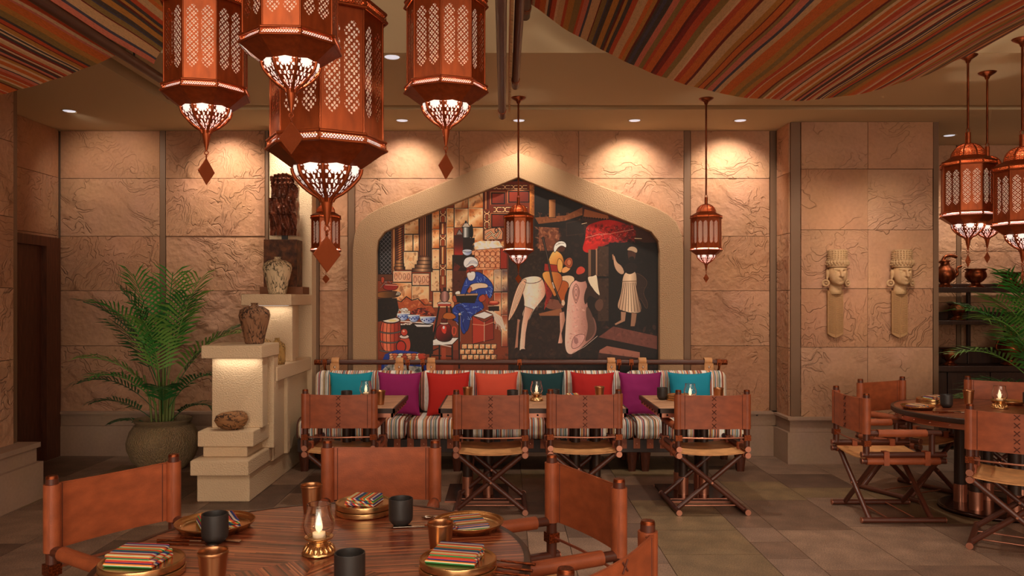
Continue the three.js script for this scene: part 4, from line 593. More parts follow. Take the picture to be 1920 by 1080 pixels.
  part('lacing', lac, M.stitch, bs);
  return t;
}
const face = (fx, fd) => Math.atan2(-fx, fd);
const CB = 'chairs facing the banquette';
const chair0 = makeChair('leather chair at the left bench table, beside the stucco stand', [XW(636.5, 5.66), 0, -5.66], 0.0, CB);
const chairAt = (label, x, d, turn, group) => dup(chair0, label, [x, 0, -d], turn, group);
chairAt('leather chair at the long bench table, left of its pair', XW(920, 5.62), 5.62, 0, CB);
chairAt('leather chair at the long bench table, right of its pair', XW(1096, 5.66), 5.66, 0, CB);
chairAt('leather chair at the right bench table', XW(1336, 5.62), 5.62, 0.02, CB);
const CR = 'chairs round the right table';
chairAt('leather chair seen side-on at the right round table', 2.48, 5.65, face(1, 0), CR);
chairAt('leather chair behind the side-on chair, against the pier', 3.11, 6.5, face(0.42, -0.9), CR);
chairAt('leather chair with laced back at the right edge of the frame', 3.07, 4.72, face(0.57, 0.82), CR);
chairAt('leather chair at the far side of the right table, before the drawers', 4.12, 6.53, face(-0.5, -0.85), CR);
const CF = 'chairs round the front table';
chairAt('large leather chair at left of the front round table', -1.512, 3.083, face(0.83, -0.56), CF);
chairAt('leather chair facing the viewer across the front round table', -0.56, 3.6, face(0, -1), CF);
chairAt('leather chair at right of the front table, armrest under its rim', 0.305, 3.05, face(-0.9, -0.44), CF);
chairAt('nearest leather chair with laced back, cut by the bottom edge', 0.283, 2.093, face(-0.83, 0.55), CF);
// ---------------------------------------------------------------- banquette
{
  const x0 = -1.84, x1 = 2.17, cx = (x0 + x1) / 2;
  const t = thing('banquette_bench', 'long dark wooden banquette frame with leather tabs and back rail', 'bench', [cx, 0, -7.2]);
  const B = (a, b, c, d, e, f, r = 0.004) => uvBox(rbox(a - cx, b - cx, c, d, e - 7.2, f - 7.2, r), 0.6);
  part('apron', [B(x0, x1, 0.17, 0.285, 7.03, 7.09)], M.shelfWood, t); part('seat_deck', [B(x0, x1, 0.25, 0.288, 7.09, 7.6)], M.darkWood, t); part('back_panel', [B(x0 + 0.03, x1 - 0.03, 0.28, 0.72, 7.6, 7.64)], M.darkWood, t);
  for (const x of [-1.78, -0.42, -0.3, 1.14, 1.26, 2.11]) for (const d of [7.06, 7.58]) { const g = new THREE.CylinderGeometry(0.062, 0.04, 0.17, 4, 1).rotateY(Math.PI / 4).translate(x - cx, 0.085, 7.2 - d); part('leg', g, M.darkWood, t); }
  for (let i = 0; i < 34; i++) { const x = x0 + 0.06 + i * 0.1185; const s = part('leather_tab', B(x - 0.03, x + 0.03, 0.205, 0.30, 7.024, 7.031, 0.002), M.leather, t); part('rivet', ball(0.007, x - cx, 0.245, 7.2 - 7.022, 1, 1, 0.5, 8), M.copper, s); }
  part('back_rail', bar(V(XW(590, 7.56) - cx, 0.932, -0.36), V(XW(1363, 7.56) - cx, 0.932, -0.36), 0.024, 0.024, 16), M.darkWood, t);
  part('rail_cap', [590, 1351].map(px => bar(V(XW(px, 7.56) - cx, 0.932, -0.36), V(XW(px + 12, 7.56) - cx, 0.932, -0.36), 0.026)), M.copperDark, t);
  for (const px of [610, 765, 793, 974, 1160, 1183, 1347]) part('rail_bracket', [tube([V(XW(px, 7.56) - cx, 0.93, -0.33), V(XW(px, 7.56) - cx, 0.88, -0.335), V(XW(px, 7.56) - cx, 0.84, -0.38), V(XW(px, 7.56) - cx, 0.70, -0.42)], 0.011, 10, 6), box(XW(px, 7.56) - cx - 0.02, XW(px, 7.56) - cx + 0.02, 0.905, 0.96, 0.33, 0.39)], M.copperDark, t);
  const cuts = [[x0, XW(762, 7.0) - 0.003], [XW(762, 7.0) + 0.003, XW(1190, 7.0) - 0.003], [XW(1190, 7.0) + 0.003, x1]], L = ['left', 'long middle', 'right'];
  cuts.forEach(([a, b], i) => {
    const s = thing('seat_cushion', `${L[i]} multicoloured striped seat cushion of the banquette`, 'cushion', [(a + b) / 2, 0.288, -7.27], 0, 'striped seat cushions'); const w = (b - a) / 2;
    const g = new RoundedBoxGeometry(2 * w, 0.175, 0.58, 5, 0.06).translate(0, 0.0875, 0); const p = g.attributes.position; for (let k = 0; k < p.count; k++) p.setX(k, p.getX(k)); part('striped_cover', uvAlong(g, 0, 1.15), M.bench, s);
    for (const q of [-1, 1]) part('piping', tube([V(q * (w - 0.012), 0.02, 0.288), V(q * (w - 0.012), 0.13, 0.29), V(q * (w - 0.012), 0.172, 0.24), V(q * (w - 0.012), 0.174, -0.2)], 0.006, 16, 6), M.stitch, s);
  });
  const bc = [[590, 781], [785, 1170], [1174, 1363]];
  bc.forEach(([a, b], i) => {
    const xa = XW(a, 7.45), xb = XW(b, 7.45), s = thing('back_cushion', `${L[i]} striped backrest cushion hung from the rail`, 'cushion', [(xa + xb) / 2, 0.474, -7.48], 0, 'striped backrest cushions'), w = (xb - xa) / 2;
    const g = new RoundedBoxGeometry(2 * w, 0.385, 0.16, 5, 0.07).translate(0, 0.1925, 0); g.rotateX(-0.06); part('striped_cover', uvAlong(g, 0, 1.15), M.bench, s);
    const sp = i === 1 ? [808, 1147] : i ? [1206, 1330] : [627, 748];
    for (const px of sp) { const x = XW(px, 7.5) - (xa + xb) / 2; const st = part('hanging_strap', [new THREE.TorusGeometry(0.033, 0.004, 6, 20).scale(1, 1, 1).rotateY(Math.PI / 2).scale(10.5, 1, 1).translate(x, 0.467, -0.08), box(x - 0.042, x + 0.042, 0.33, 0.45, 0.03, 0.038)], M.leatherSeat, s, 'tan leather strap'); part('strap_button', ball(0.012, x, 0.415, -0.026, 1, 1, 0.5, 8), M.steel, st); }
  });
}
// velvet pillows
{
  const N = 28, W = 0.202, mk = () => {
    const pos = [], uv = [], idx = [];
    for (let s = 0; s < 2; s++) for (let i = 0; i <= N; i++) for (let j = 0; j <= N; j++) {
      const a = i / N * 2 - 1, b = j / N * 2 - 1, e = Math.max(0, (1 - a * a) * (1 - b * b)) ** 0.42;
      const px = a * W * (1 - 0.10 * (1 - b * b) * Math.abs(a)), py = b * W * (1 - 0.10 * (1 - a * a) * Math.abs(b));
      pos.push(px, py + W, (s ? -1 : 1) * 0.07 * e + 0.004 * noise(a * 3, b * 3 + s, 64)); uv.push(i / N, j / N);
    }
    const O = (N + 1) ** 2; for (let i = 0; i < N; i++) for (let j = 0; j < N; j++) { const q = i * (N + 1) + j; idx.push(q, q + N + 1, q + 1, q + 1, q + N + 1, q + N + 2, O + q, O + q + 1, O + q + N + 1, O + q + 1, O + q + N + 2, O + q + N + 1); }
    const g = new THREE.BufferGeometry(); g.setAttribute('position', new THREE.Float32BufferAttribute(pos, 3)); g.setAttribute('uv', new THREE.Float32BufferAttribute(uv, 2)); g.setIndex(idx); g.computeVertexNormals(); return g.rotateX(-0.16);
  };
  const g = mk();
  [[654, 0x1295ad, 'turquoise velvet pillow at the left end of the banquette'], [745, 0x9a1a66, 'magenta velvet pillow second from the left'], [840, 0xc32219, 'scarlet velvet pillow left of the coral one'], [932, 0xe0553c, 'coral velvet pillow left of the mural centre'], [1019, 0x0f3d42, 'dark teal-green velvet pillow behind the middle candle'], [1112, 0xb81d1a, 'scarlet velvet pillow right of the dark green one'], [1205, 0x8f1764, 'magenta velvet pillow second from the right'], [1299, 0x0d8ca8, 'turquoise velvet pillow at the right end of the banquette']].forEach(([px, c, l], i) => {
    const t = thing('velvet_pillow', l, 'pillow', [XW(px, 7.2), 0.462, -7.26], rnd(-0.06, 0.06), 'velvet pillows on the banquette'); t.rotation.z = rnd(-0.03, 0.03); part('velvet_cover', g, mat(c, 0.85, 0, { sheen: 0.3, sheenRoughness: 0.5, sheenColor: new THREE.Color(c) }), t);
  });
}
// ---------------------------------------------------------------- tables
const stripeWood = (c, x, y, w, h, ang, cols, n) => { c.save(); c.beginPath(); c.rect(x, y, w, h); c.clip(); c.translate(x + w / 2, y + h / 2); c.rotate(ang); const L = Math.hypot(w, h); for (let q = -L / 2; q < L / 2;) { const s = rnd(1.5, n); c.fillStyle = cols[Math.floor(rnd(0, cols.length))]; c.fillRect(-L / 2, q, L, s + 0.5); q += s; } c.restore(); };
const WC = ['#7a3420', '#96492c', '#4a1d11', '#ad6440', '#803c26', '#34130b', '#c07a50', '#5e2716'];
seed = 808;
const roundTop = canvasTex(1400, 1400, (c, w) => {   // four grained sectors; canvas up = far from the viewer
  const r = w / 2, sec = (a0, a1, ang) => { c.save(); c.beginPath(); c.moveTo(r, r); c.arc(r, r, r * 1.5, a0, a1); c.closePath(); c.clip(); c.translate(r, r); c.rotate(ang); for (let y = -1000; y < 1000;) { const s = rnd(2, 9); c.fillStyle = WC[Math.floor(rnd(0, WC.length))]; c.fillRect(-1000, y, 2000, s + 0.6); let x = -1000; while (x < 1000) { const l = rnd(60, 400); c.fillStyle = WC[Math.floor(rnd(0, WC.length))]; c.globalAlpha = 0.5; c.fillRect(x, y, l, s); c.globalAlpha = 1; x += l; } y += s; } c.restore(); };
  sec(-Math.PI / 2, 0.62, -0.16); sec(Math.PI - 0.62, Math.PI * 1.5, 0.16); sec(0.62, Math.PI / 2, -1.0); sec(Math.PI / 2, Math.PI - 0.62, 1.0);
});
const squareTop = canvasTex(512, 512, (c, w) => { const cols = ['#c09270', '#a5765a', '#d0a482', '#8e6248', '#b48664']; stripeWood(c, 0, 0, w, w, 0.5, cols, 7); });
M.roundTop = mat(0xffffff, 0.28, 0, { map: roundTop, clearcoat: 0.3, clearcoatRoughness: 0.25 });
M.squareTop = mat(0xffffff, 0.4, 0, { map: squareTop });
M.rim = mat(0x3e2c24, 0.4, 0.3);
function roundTable(label, x, d, r, turn = 0) {
  const t = thing('round_table', label, 'table', [x, 0, -d], turn, 'round dining tables');
  const top = new THREE.CylinderGeometry(r - 0.02, r - 0.02, 0.03, 96).translate(0, 0.715, 0), u = fix(top); const p = u.attributes.position, q = u.attributes.uv; for (let i = 0; i < p.count; i++) q.setXY(i, 0.5 + p.getX(i) / (2 * r), 0.5 - p.getZ(i) / (2 * r));
  part('table_top', u, M.roundTop, t, 'striped dark wood veneer');
  part('table_rim', lathe([[r - 0.022, 0.731], [r - 0.004, 0.731], [r, 0.727], [r, 0.70], [r - 0.006, 0.694], [r - 0.03, 0.694]], 96), M.rim, t, 'dark metal rim');
  const ap = part('apron_band', lathe([[r - 0.03, 0.694], [r - 0.03, 0.655], [r - 0.036, 0.65], [r - 0.05, 0.65], [r - 0.05, 0.7]], 96), M.copper, t, 'copper band');
  for (let i = 0; i < 28; i++) { const a = i / 28 * Math.PI * 2; part('rivet', ball(0.008, (r - 0.028) * Math.cos(a), 0.675, (r - 0.028) * Math.sin(a), 1, 1, 1, 7), M.copper, ap); }
  for (let i = 0; i < 5; i++) { const a = i / 5 * Math.PI * 2 + 0.5, c = V(0.2 * Math.cos(a), 0, 0.2 * Math.sin(a)); part('column', bar(V(c.x, 0.03, c.z), V(c.x, 0.7, c.z), 0.042, 0.042, 18), M.rim, t); part('column_collar', bar(V(c.x, 0.028, c.z), V(c.x, 0.16, c.z), 0.046, 0.046, 18), M.copper, t); }
  part('base_plate', lathe([[0.001, 0.03], [0.33, 0.03], [0.345, 0.022], [0.35, 0.0], [0.001, 0]], 64), mat(0x3a2018, 0.2, 0.5), t);
}
roundTable('large round striped-wood table in the foreground', -0.576, 2.46, 0.66, 0);
roundTable('round striped-wood table at the right edge', 3.55, 5.75, 0.66, 0.4);
function squareTable(label, x0, x1) {
  const d0 = 5.80, d1 = 6.62, cx = (x0 + x1) / 2, cd = 6.21, w = (x1 - x0) / 2, h = 0.41, t = thing('bench_table', label, 'table', [cx, 0, -cd], 0, 'tables along the banquette');
  part('table_top', uvBox(rbox(-w + 0.015, w - 0.015, 0.702, 0.73, -h + 0.015, h - 0.015, 0.002), 0.55), M.squareTop, t);
  part('table_edge', [box(-w, w, 0.695, 0.729, -h, -h + 0.016), box(-w, w, 0.695, 0.729, h - 0.016, h), box(-w, -w + 0.016, 0.695, 0.729, -h, h), box(w - 0.016, w, 0.695, 0.729, -h, h)], M.rim, t);
  const ap = part('apron_band', [box(-w + 0.015, w - 0.015, 0.662, 0.697, -h + 0.014, -h + 0.03), box(-w + 0.015, w - 0.015, 0.662, 0.697, h - 0.03, h - 0.014), box(-w + 0.015, -w + 0.03, 0.662, 0.697, -h + 0.014, h - 0.014), box(w - 0.03, w - 0.015, 0.662, 0.697, -h + 0.014, h - 0.014)], M.copper, t);
  const rv = []; for (let i = 0; i < w * 2 / 0.22; i++) rv.push([-w + 0.07 + i * 0.22, h - 0.012]); for (const [x, z] of rv) part('rivet', ball(0.008, x, 0.68, z, 1, 1, 1, 7), M.rim, ap);
  for (let i = 0; i < 7; i++) for (const s of [-1, 1]) part('rivet', ball(0.007, s * (w - 0.014), 0.68, -h + 0.08 + i * 0.11, 1, 1, 1, 7), M.rim, ap);
  const ps = w > 0.5 ? [-0.42, 0.42] : [0];
  for (const px of ps) { for (const [a, b] of [[-0.08, -0.08], [0.08, -0.08], [-0.08, 0.08], [0.08, 0.08]]) { part('column', bar(V(px + a, 0.02, b), V(px + a, 0.7, b), 0.036, 0.036, 16), M.rim, t); part('column_collar', bar(V(px + a, 0.02, b), V(px + a, 0.16, b), 0.04, 0.04, 16), M.copper, t); } part('base_plate', rbox(px - 0.24, px + 0.24, 0, 0.022, -0.26, 0.26, 0.003), mat(0x3a2018, 0.2, 0.5), t); part('base_rim', [box(px - 0.243, px + 0.243, 0, 0.014, -0.263, -0.258), box(px - 0.243, px + 0.243, 0, 0.014, 0.258, 0.263)], M.copper, t); }
}
squareTable('small square table at the left end of the banquette', -1.477, -0.803);
squareTable('long table in the middle of the banquette', -0.482, 0.913);
squareTable('small square table at the right end of the banquette', 1.133, 1.81);

// ---------------------------------------------------------------- tableware
const TY = 0.731;
const cupG = lathe([[0.001, 0], [0.026, 0], [0.041, 0.018], [0.043, 0.03], [0.043, 0.094], [0.041, 0.096], [0.038, 0.094], [0.037, 0.03], [0.02, 0.012], [0.001, 0.012]], 32);
const tumG = lathe([[0.001, 0], [0.028, 0], [0.029, 0.004], [0.038, 0.096], [0.0405, 0.098], [0.0405, 0.104], [0.039, 0.108], [0.0375, 0.104], [0.036, 0.096], [0.027, 0.01], [0.001, 0.008]], 32);
function cup(label, x, d, s = 1) { const t = thing('ceramic_cup', label, 'cup', [x, TY, -d], 0, 'black ceramic cups'); part('cup_body', cupG, M.black, t); t.scale.setScalar(s); }
function tumbler(label, x, d, s = 1) { const t = thing('metal_tumbler', label, 'tumbler', [x, TY, -d], 0, 'copper tumblers'); part('tumbler_body', tumG, M.bronzeCup, t); t.scale.setScalar(s); }
const beads = canvasTex(256, 16, (c, w, h) => { c.fillStyle = '#888'; c.fillRect(0, 0, w, h); for (let i = 0; i < 32; i++) { c.fillStyle = '#fff'; c.beginPath(); c.arc(4 + i * 8, 8, 3, 0, 7); c.fill(); } }, false); beads.repeat.set(4, 1);
M.tray = mat(0xc08850, 0.28, 0.9, { bumpMap: beads, bumpScale: 0.002 });
function tray(label, x, d, r) { const t = thing('copper_tray', label, 'plate', [x, TY, -d], 0, 'round copper plates'); part('tray_dish', lathe([[0.001, 0.006], [r * 0.8, 0.006], [r * 0.9, 0.016], [r * 0.985, 0.028], [r, 0.027], [r * 0.99, 0.023], [r * 0.84, 0.0], [0.001, 0]], 56), M.brass, t); part('beaded_rim', lathe([[r * 0.86, 0.0125], [r * 0.965, 0.0262]], 56), M.tray, t); return TY + 0.0065; }
function stack(label, x, d, r) { const t = thing('stacked_brass_plate', label, 'plate', [x, TY, -d], 0, 'stacked brass plates'); part('lower_plate', lathe([[0.001, 0], [r * 0.98, 0], [r, 0.004], [r, 0.018], [r * 0.985, 0.02], [0.001, 0.02]], 56), M.brass, t); part('upper_plate', lathe([[0.001, 0.021], [r * 0.96, 0.021], [r * 0.985, 0.024], [r * 0.985, 0.04], [r * 0.96, 0.043], [r * 0.9, 0.036], [0.001, 0.036]], 56), M.brass, t); return TY + 0.0365; }
function napkin(label, x, d, y, w, l, turn, h = 0.026) {
  const t = thing('striped_napkin', label, 'napkin', [x, y, -d], turn, 'folded striped napkins');
  for (let i = 0; i < 3; i++) { const g = new RoundedBoxGeometry(w * (1 - i * 0.03), h / 3, l * (1 - i * 0.04), 3, h / 6.2).translate(rnd(-0.003, 0.003), h / 6 + i * h / 3, rnd(-0.004, 0.004)); const p = g.attributes.position; for (let k = 0; k < p.count; k++) p.setY(k, p.getY(k) + (i ? 0.0016 * noise(p.getX(k) * 60 + i * 9, p.getZ(k) * 50, 256) + 0.003 * (p.getX(k) / w) : 0)); { const ug = uvAlong(g, 0, 0.16), pp = ug.attributes.position, uu = ug.attributes.uv; for (let k = 0; k < pp.count; k++) uu.setX(k, (pp.getX(k) + pp.getY(k) * 1.6) / 0.16 + i * 0.13); part('folded_layer', ug, M.napkin, t); }; }
}
function candle(label, x, d, y = TY, s = 1) {
  const t = thing('candle_lamp', label, 'candle lamp', [x, y, -d], 0, 'glass candle lamps on the tables'); t.scale.setScalar(s);
  part('brass_base', lathe([[0.001, 0], [0.052, 0], [0.054, 0.004], [0.05, 0.01], [0.047, 0.012], [0.036, 0.028], [0.026, 0.036], [0.026, 0.04], [0.042, 0.048], [0.046, 0.053], [0.044, 0.055], [0.03, 0.052], [0.001, 0.05]], 36), M.brass, t);
  part('petal', [...Array(16)].map((_, i) => { const a = i / 16 * Math.PI * 2; return ball(0.009, 0, 0, 0, 0.8, 1.5, 0.5, 8).rotateX(-0.6).translate(0, 0.02, 0.043).rotateY(a); }), M.brass, t);
  part('glass_chimney', lathe([[0.031, 0.0535], [0.045, 0.07], [0.0495, 0.09], [0.046, 0.112], [0.038, 0.135], [0.0375, 0.155], [0.0365, 0.1565], [0.0355, 0.155], [0.036, 0.135], [0.044, 0.111], [0.0475, 0.09], [0.043, 0.071], [0.029, 0.0545], [0.031, 0.0535]], 44), M.glass, t);
  part('wax_candle', lathe([[0.001, 0.051], [0.02, 0.051], [0.02, 0.066], [0.001, 0.066]], 20), M.wax, t);
  part('candle_flame', lathe([[0.001, 0.066], [0.009, 0.073], [0.012, 0.084], [0.0085, 0.104], [0.003, 0.122], [0.001, 0.127]], 16), M.flame, t);
  const L = new THREE.PointLight(new THREE.Color(1, 0.62, 0.3), 0.10, 0, 2); L.position.set(0, 0.09, 0); L.name = 'candle_light'; L.shadow.radius = 0.3; t.add(L);
}
function cutlery(kind, label, x, d, turn, y = TY) {
  const t = thing(`table_${kind}`, label, kind, [x, y, -d], turn, 'copper-handled cutlery');
  part('handle', [bar(V(-0.1, 0.005, 0), V(0.01, 0.005, 0), 0.0048, 0.0032, 8)], M.copperDark, t);
  if (kind === 'spoon') part('spoon_bowl', [ball(0.018, 0.085, 0.005, 0, 1.3, 0.28, 1, 14), bar(V(0.01, 0.005, 0), V(0.065, 0.005, 0), 0.003, 0.003, 8)], M.steel, t);
  if (kind === 'fork') part('fork_head', [bar(V(0.01, 0.005, 0), V(0.05, 0.005, 0), 0.003, 0.003, 8), box(0.05, 0.07, 0.0035, 0.0065, -0.011, 0.011), ...[-1, -0.33, 0.33, 1].map(k => box(0.07, 0.105, 0.0035, 0.006, k * 0.009 - 0.0017, k * 0.009 + 0.0017))], M.steel, t);
  if (kind === 'knife') part('blade', [rbox(0.01, 0.12, 0.003, 0.0055, -0.01, 0.009, 0.001, 1)], M.steel, t);
}
// front round table (centre -0.576, 2.46)
candle('glass candle lamp on brass base in the middle of the front table', -0.583, 2.487);
cup('black cup before the left tray on the front table', -0.952, 2.60);
cup('black cup right of the stacked brass plates', -0.366, 2.80);
cup('black cup at the bottom edge, centre of the front table', -0.43, 2.2);
tumbler('copper tumbler behind the front candle lamp', -0.722, 2.96);
tumbler('copper tumbler beside the right napkin tray', -0.197, 2.446, 1.03);
tumbler('copper tumbler at the bottom edge, left of centre', -0.80, 2.17, 1.03);
let y = tray('oval-looking copper tray at the left chair', -1.01, 2.76, 0.135); napkin('striped napkin on the left copper tray', -1.005, 2.775, y, 0.13, 0.14, 0.5, 0.03);
y = stack('stacked brass plates before the facing chair', -0.525, 2.965, 0.108); napkin('dark striped napkin on the stacked brass plates', -0.525, 2.965, y, 0.115, 0.11, -0.2, 0.028);
y = tray('copper tray at the right chair of the front table', -0.125, 2.765, 0.125); napkin('red and blue striped napkin on the right copper tray', -0.125, 2.76, y, 0.13, 0.12, 1.9, 0.026);
y = stack('brass plates at the bottom edge, before the nearest chair', -0.135, 2.32, 0.115); napkin('multicoloured striped napkin on the near right plates', -0.14, 2.325, y, 0.12, 0.15, 1.35, 0.03);
y = stack('brass plates in the bottom left corner of the front table', -1.055, 2.3, 0.12); napkin('thick striped napkin in the bottom left corner', -1.065, 2.3, y, 0.12, 0.15, 1.45, 0.036);
cutlery('spoon', 'spoon left of the black cup, nearest the rim', -1.03, 2.56, -0.1); cutlery('fork', 'fork between spoon and knife at the left chair', -1.045, 2.6, -0.05); cutlery('knife', 'knife beside the left copper tray', -0.985, 2.625, -0.2);
cutlery('spoon', 'spoon pointing left behind the right tumbler', -0.195, 2.90, Math.PI + 0.1); cutlery('knife', 'knife behind the right copper tumbler', -0.27, 2.78, Math.PI + 0.15);
cutlery('fork', 'fork right of the near napkin', -0.01, 2.345, Math.PI - 0.35); cutlery('knife', 'knife right of the near napkin', -0.02, 2.3, Math.PI - 0.35); cutlery('spoon', 'spoon right of the near napkin, farthest out', 0.0, 2.40, Math.PI - 0.35);
// bench tables
const PXD = (px, d) => [XW(px, d), d];
cup('black cup on the left bench table', ...PXD(650, 6.1)); candle('candle lamp on the left bench table', ...PXD(686, 6.25)); tumbler('copper tumbler on the left bench table', ...PXD(713, 6.02)); tray('copper plate on the left bench table', ...PXD(672, 6.05), 0.1);
tumbler('copper tumbler at the left end of the long bench table', ...PXD(877, 6.25)); y = tray('copper plate at the left of the long bench table', ...PXD(934, 6.1), 0.12); napkin('striped napkin on the left plate of the long table', ...PXD(938, 6.1), y, 0.12, 0.1, 0.1); cup('black cup beside the left napkin of the long table', ...PXD(961, 6.15));
candle('candle lamp in the middle of the long bench table', ...PXD(1006, 6.25)); cup('black cup right of the middle candle lamp', ...PXD(1039, 6.2)); y = stack('brass plates at the right of the long bench table', ...PXD(1074, 6.2), 0.105); napkin('striped napkin on the long table brass plates', ...PXD(1074, 6.2), y, 0.1, 0.09, 0); tumbler('copper tumbler at the right end of the long bench table', ...PXD(1124, 6.3));
cup('black cup on the right bench table', ...PXD(1242, 6.32)); y = stack('brass plates on the right bench table', ...PXD(1272, 6.3), 0.1); candle('candle lamp on the right bench table', ...PXD(1294, 6.05)); tumbler('copper tumbler on the right bench table', ...PXD(1347, 6.2));
// right round table (centre 3.55, 5.75)
y = tray('copper tray at the side-on chair of the right table', 3.03, 5.78, 0.115); napkin('striped napkin on the tray of the right table', 3.03, 5.78, y, 0.12, 0.12, 0.4); y = stack('brass plates on the right round table', 3.29, 6.07, 0.11); napkin('striped napkin on the right table brass plates', 3.31, 6.07, y, 0.13, 0.1, 0.2); cup('black cup beside the brass plates of the right table', 3.285, 5.86); tumbler('copper tumbler on the right round table', 3.56, 6.05); candle('candle lamp on the right round table', 3.66, 5.83, TY, 1.05); tray('copper tray behind the candle of the right table', 3.86, 6.05, 0.115); cup('black cup at the right frame edge', 3.98, 5.98);
cutlery('spoon', 'spoon on the right round table near its rim', 3.16, 5.56, 0.1); cutlery('fork', 'fork on the right round table near its rim', 3.14, 5.6, 0.1);

// ---------------------------------------------------------------- carved heads on the pier
{
  const mc = new MarchingCubes(76, new THREE.MeshBasicMaterial(), false, false, 60000), S = 0.2;
  const k = (a, b, r) => { const h = Math.max(r - Math.abs(a - b), 0) / r; return Math.min(a, b) - h * h * r / 4; };
  const el = (x, y, z, cx, cy, cz, rx, ry, rz) => { const a = (x - cx) / rx, b = (y - cy) / ry, c = (z - cz) / rz; return (Math.sqrt(a * a + b * b + c * c) - 1) * Math.min(rx, ry, rz); };
  const cap = (x, y, z, A, B, ra, rb) => { const dx = B[0] - A[0], dy = B[1] - A[1], dz = B[2] - A[2]; let h = ((x - A[0]) * dx + (y - A[1]) * dy + (z - A[2]) * dz) / (dx * dx + dy * dy + dz * dz); h = Math.max(0, Math.min(1, h)); return Math.hypot(x - A[0] - dx * h, y - A[1] - dy * h, z - A[2] - dz * h) - (ra + (rb - ra) * h); };
  const n = 76; mc.isolation = 0;
  for (let kz = 0; kz < n; kz++) for (let j = 0; j < n; j++) for (let i = 0; i < n; i++) {
    const x = ((i - n / 2) / (n / 2)) * S, y2 = ((j - n / 2) / (n / 2)) * S, z = ((kz - n / 2) / (n / 2)) * S, ax = Math.abs(x);
    let d = el(x, y2, z, 0, 0.0, 0.02, 0.08, 0.105, 0.085); d = k(d, el(x, y2, z, 0, -0.06, 0.04, 0.052, 0.05, 0.055), 0.04); d = k(d, cap(x, y2, z, [0, -0.08, -0.02], [0, -0.16, -0.03], 0.05, 0.058), 0.02);
    d = k(d, cap(x, y2, z, [0, 0.03, 0.1], [0, -0.028, 0.128], 0.009, 0.016), 0.010); d = k(d, el(ax, y2, z, 0.013, -0.03, 0.108, 0.011, 0.009, 0.01), 0.008);
    d = k(d, cap(ax, y2, z, [0.012, 0.03, 0.105], [0.058, 0.036, 0.078], 0.0075, 0.006), 0.008); d = Math.max(d, -el(ax, y2, z, 0.036, 0.01, 0.104, 0.025, 0.013, 0.02)); d = k(d, el(ax, y2, z, 0.036, 0.009, 0.08, 0.021, 0.009, 0.014), 0.003); d = Math.max(d, -el(ax, y2, z, 0.034, 0.001, 0.1, 0.02, 0.0035, 0.006));
    d = k(d, el(x, y2, z, 0, -0.055, 0.1, 0.026, 0.007, 0.012), 0.005); d = k(d, el(x, y2, z, 0, -0.068, 0.096, 0.021, 0.0075, 0.013), 0.005); d = k(d, el(x, y2, z, 0, -0.096, 0.078, 0.02, 0.014, 0.016), 0.02);
    d = k(d, el(ax, y2, z, 0.088, 0.0, 0.0, 0.012, 0.035, 0.022), 0.01); d = k(d, el(ax, y2, z, 0.09, -0.045, 0.0, 0.01, 0.025, 0.012), 0.01);
    mc.field[i + j * n + kz * n * n] = -d;
  }
  mc.update(); const c = mc.count, P = mc.positionArray.slice(0, c * 3), Nn = mc.normalArray.slice(0, c * 3); for (let i = 0; i < P.length; i++) P[i] *= S;
  const head = new THREE.BufferGeometry(); head.setAttribute('position', new THREE.BufferAttribute(P, 3)); head.setAttribute('normal', new THREE.BufferAttribute(Nn, 3)); uvBox(head, 0.5);
  const hm = mat(0xd9ae80, 0.7, 0, { map: sandTone, bumpMap: grit, bumpScale: 0.002 }), pm = mat(0xbe8f60, 0.75, 0, { map: sandTone });
  const crown = [lathe([[0.09, 0.06], [0.094, 0.075], [0.088, 0.1], [0.08, 0.11], [0.084, 0.21], [0.075, 0.217], [0.001, 0.217]], 28).scale(1, 1, 1).translate(0, 0, 0.015)];
  for (let i = 0; i < 22; i++) { const a = i / 22 * Math.PI * 2; crown.push(ball(0.011, 0.094 * Math.sin(a), 0.078, 0.015 + 0.094 * Math.cos(a), 1, 1, 1, 7), ball(0.013, 0.09 * Math.sin(a + 0.14), 0.102, 0.015 + 0.09 * Math.cos(a + 0.14), 1, 1.2, 1, 7)); for (let j = 0; j < 5; j++) crown.push(ball(0.009, 0.083 * Math.sin(a), 0.125 + j * 0.019, 0.015 + 0.083 * Math.cos(a), 1, 1, 0.8, 6)); }
  for (let i = 0; i < 9; i++) { const a = (i - 4) * 0.32; crown.push(ball(0.02, 0.09 * Math.sin(a), 0.098, 0.02 + 0.09 * Math.cos(a), 0.8, 1.1, 0.6, 8)); }
  const crownG = mergeGeometries(crown.map(fix)), band = lathe([[0.083, 0.052], [0.089, 0.056], [0.089, 0.064], [0.083, 0.068]], 32).scale(1, 1, 1.05).translate(0, 0, 0.017);
  const plq = []; { const sh = new THREE.Shape(); sh.moveTo(-0.07, 0); sh.lineTo(0.07, 0); sh.lineTo(0.07, -0.4); sh.quadraticCurveTo(0.04, -0.425, 0, -0.437); sh.quadraticCurveTo(-0.04, -0.425, -0.07, -0.4); sh.closePath(); plq.push(new THREE.ExtrudeGeometry(sh, { depth: 0.02, bevelEnabled: true, bevelSize: 0.003, bevelThickness: 0.003, bevelSegments: 1 })); for (let i = 0; i < 34; i++) for (const s of [-1, 1]) plq.push(bar(V(s * 0.008, -0.012 - i * 0.0118, 0.024), V(s * 0.066, -0.002 - i * 0.0118 - (i > 28 ? (i - 28) * -0.002 : 0), 0.024), 0.0036, 0.0036, 5)); plq.push(bar(V(0, 0, 0.025), V(0, -0.43, 0.025), 0.0035, 0.0035, 5)); }
  const plaqueG = mergeGeometries(plq.map(fix));
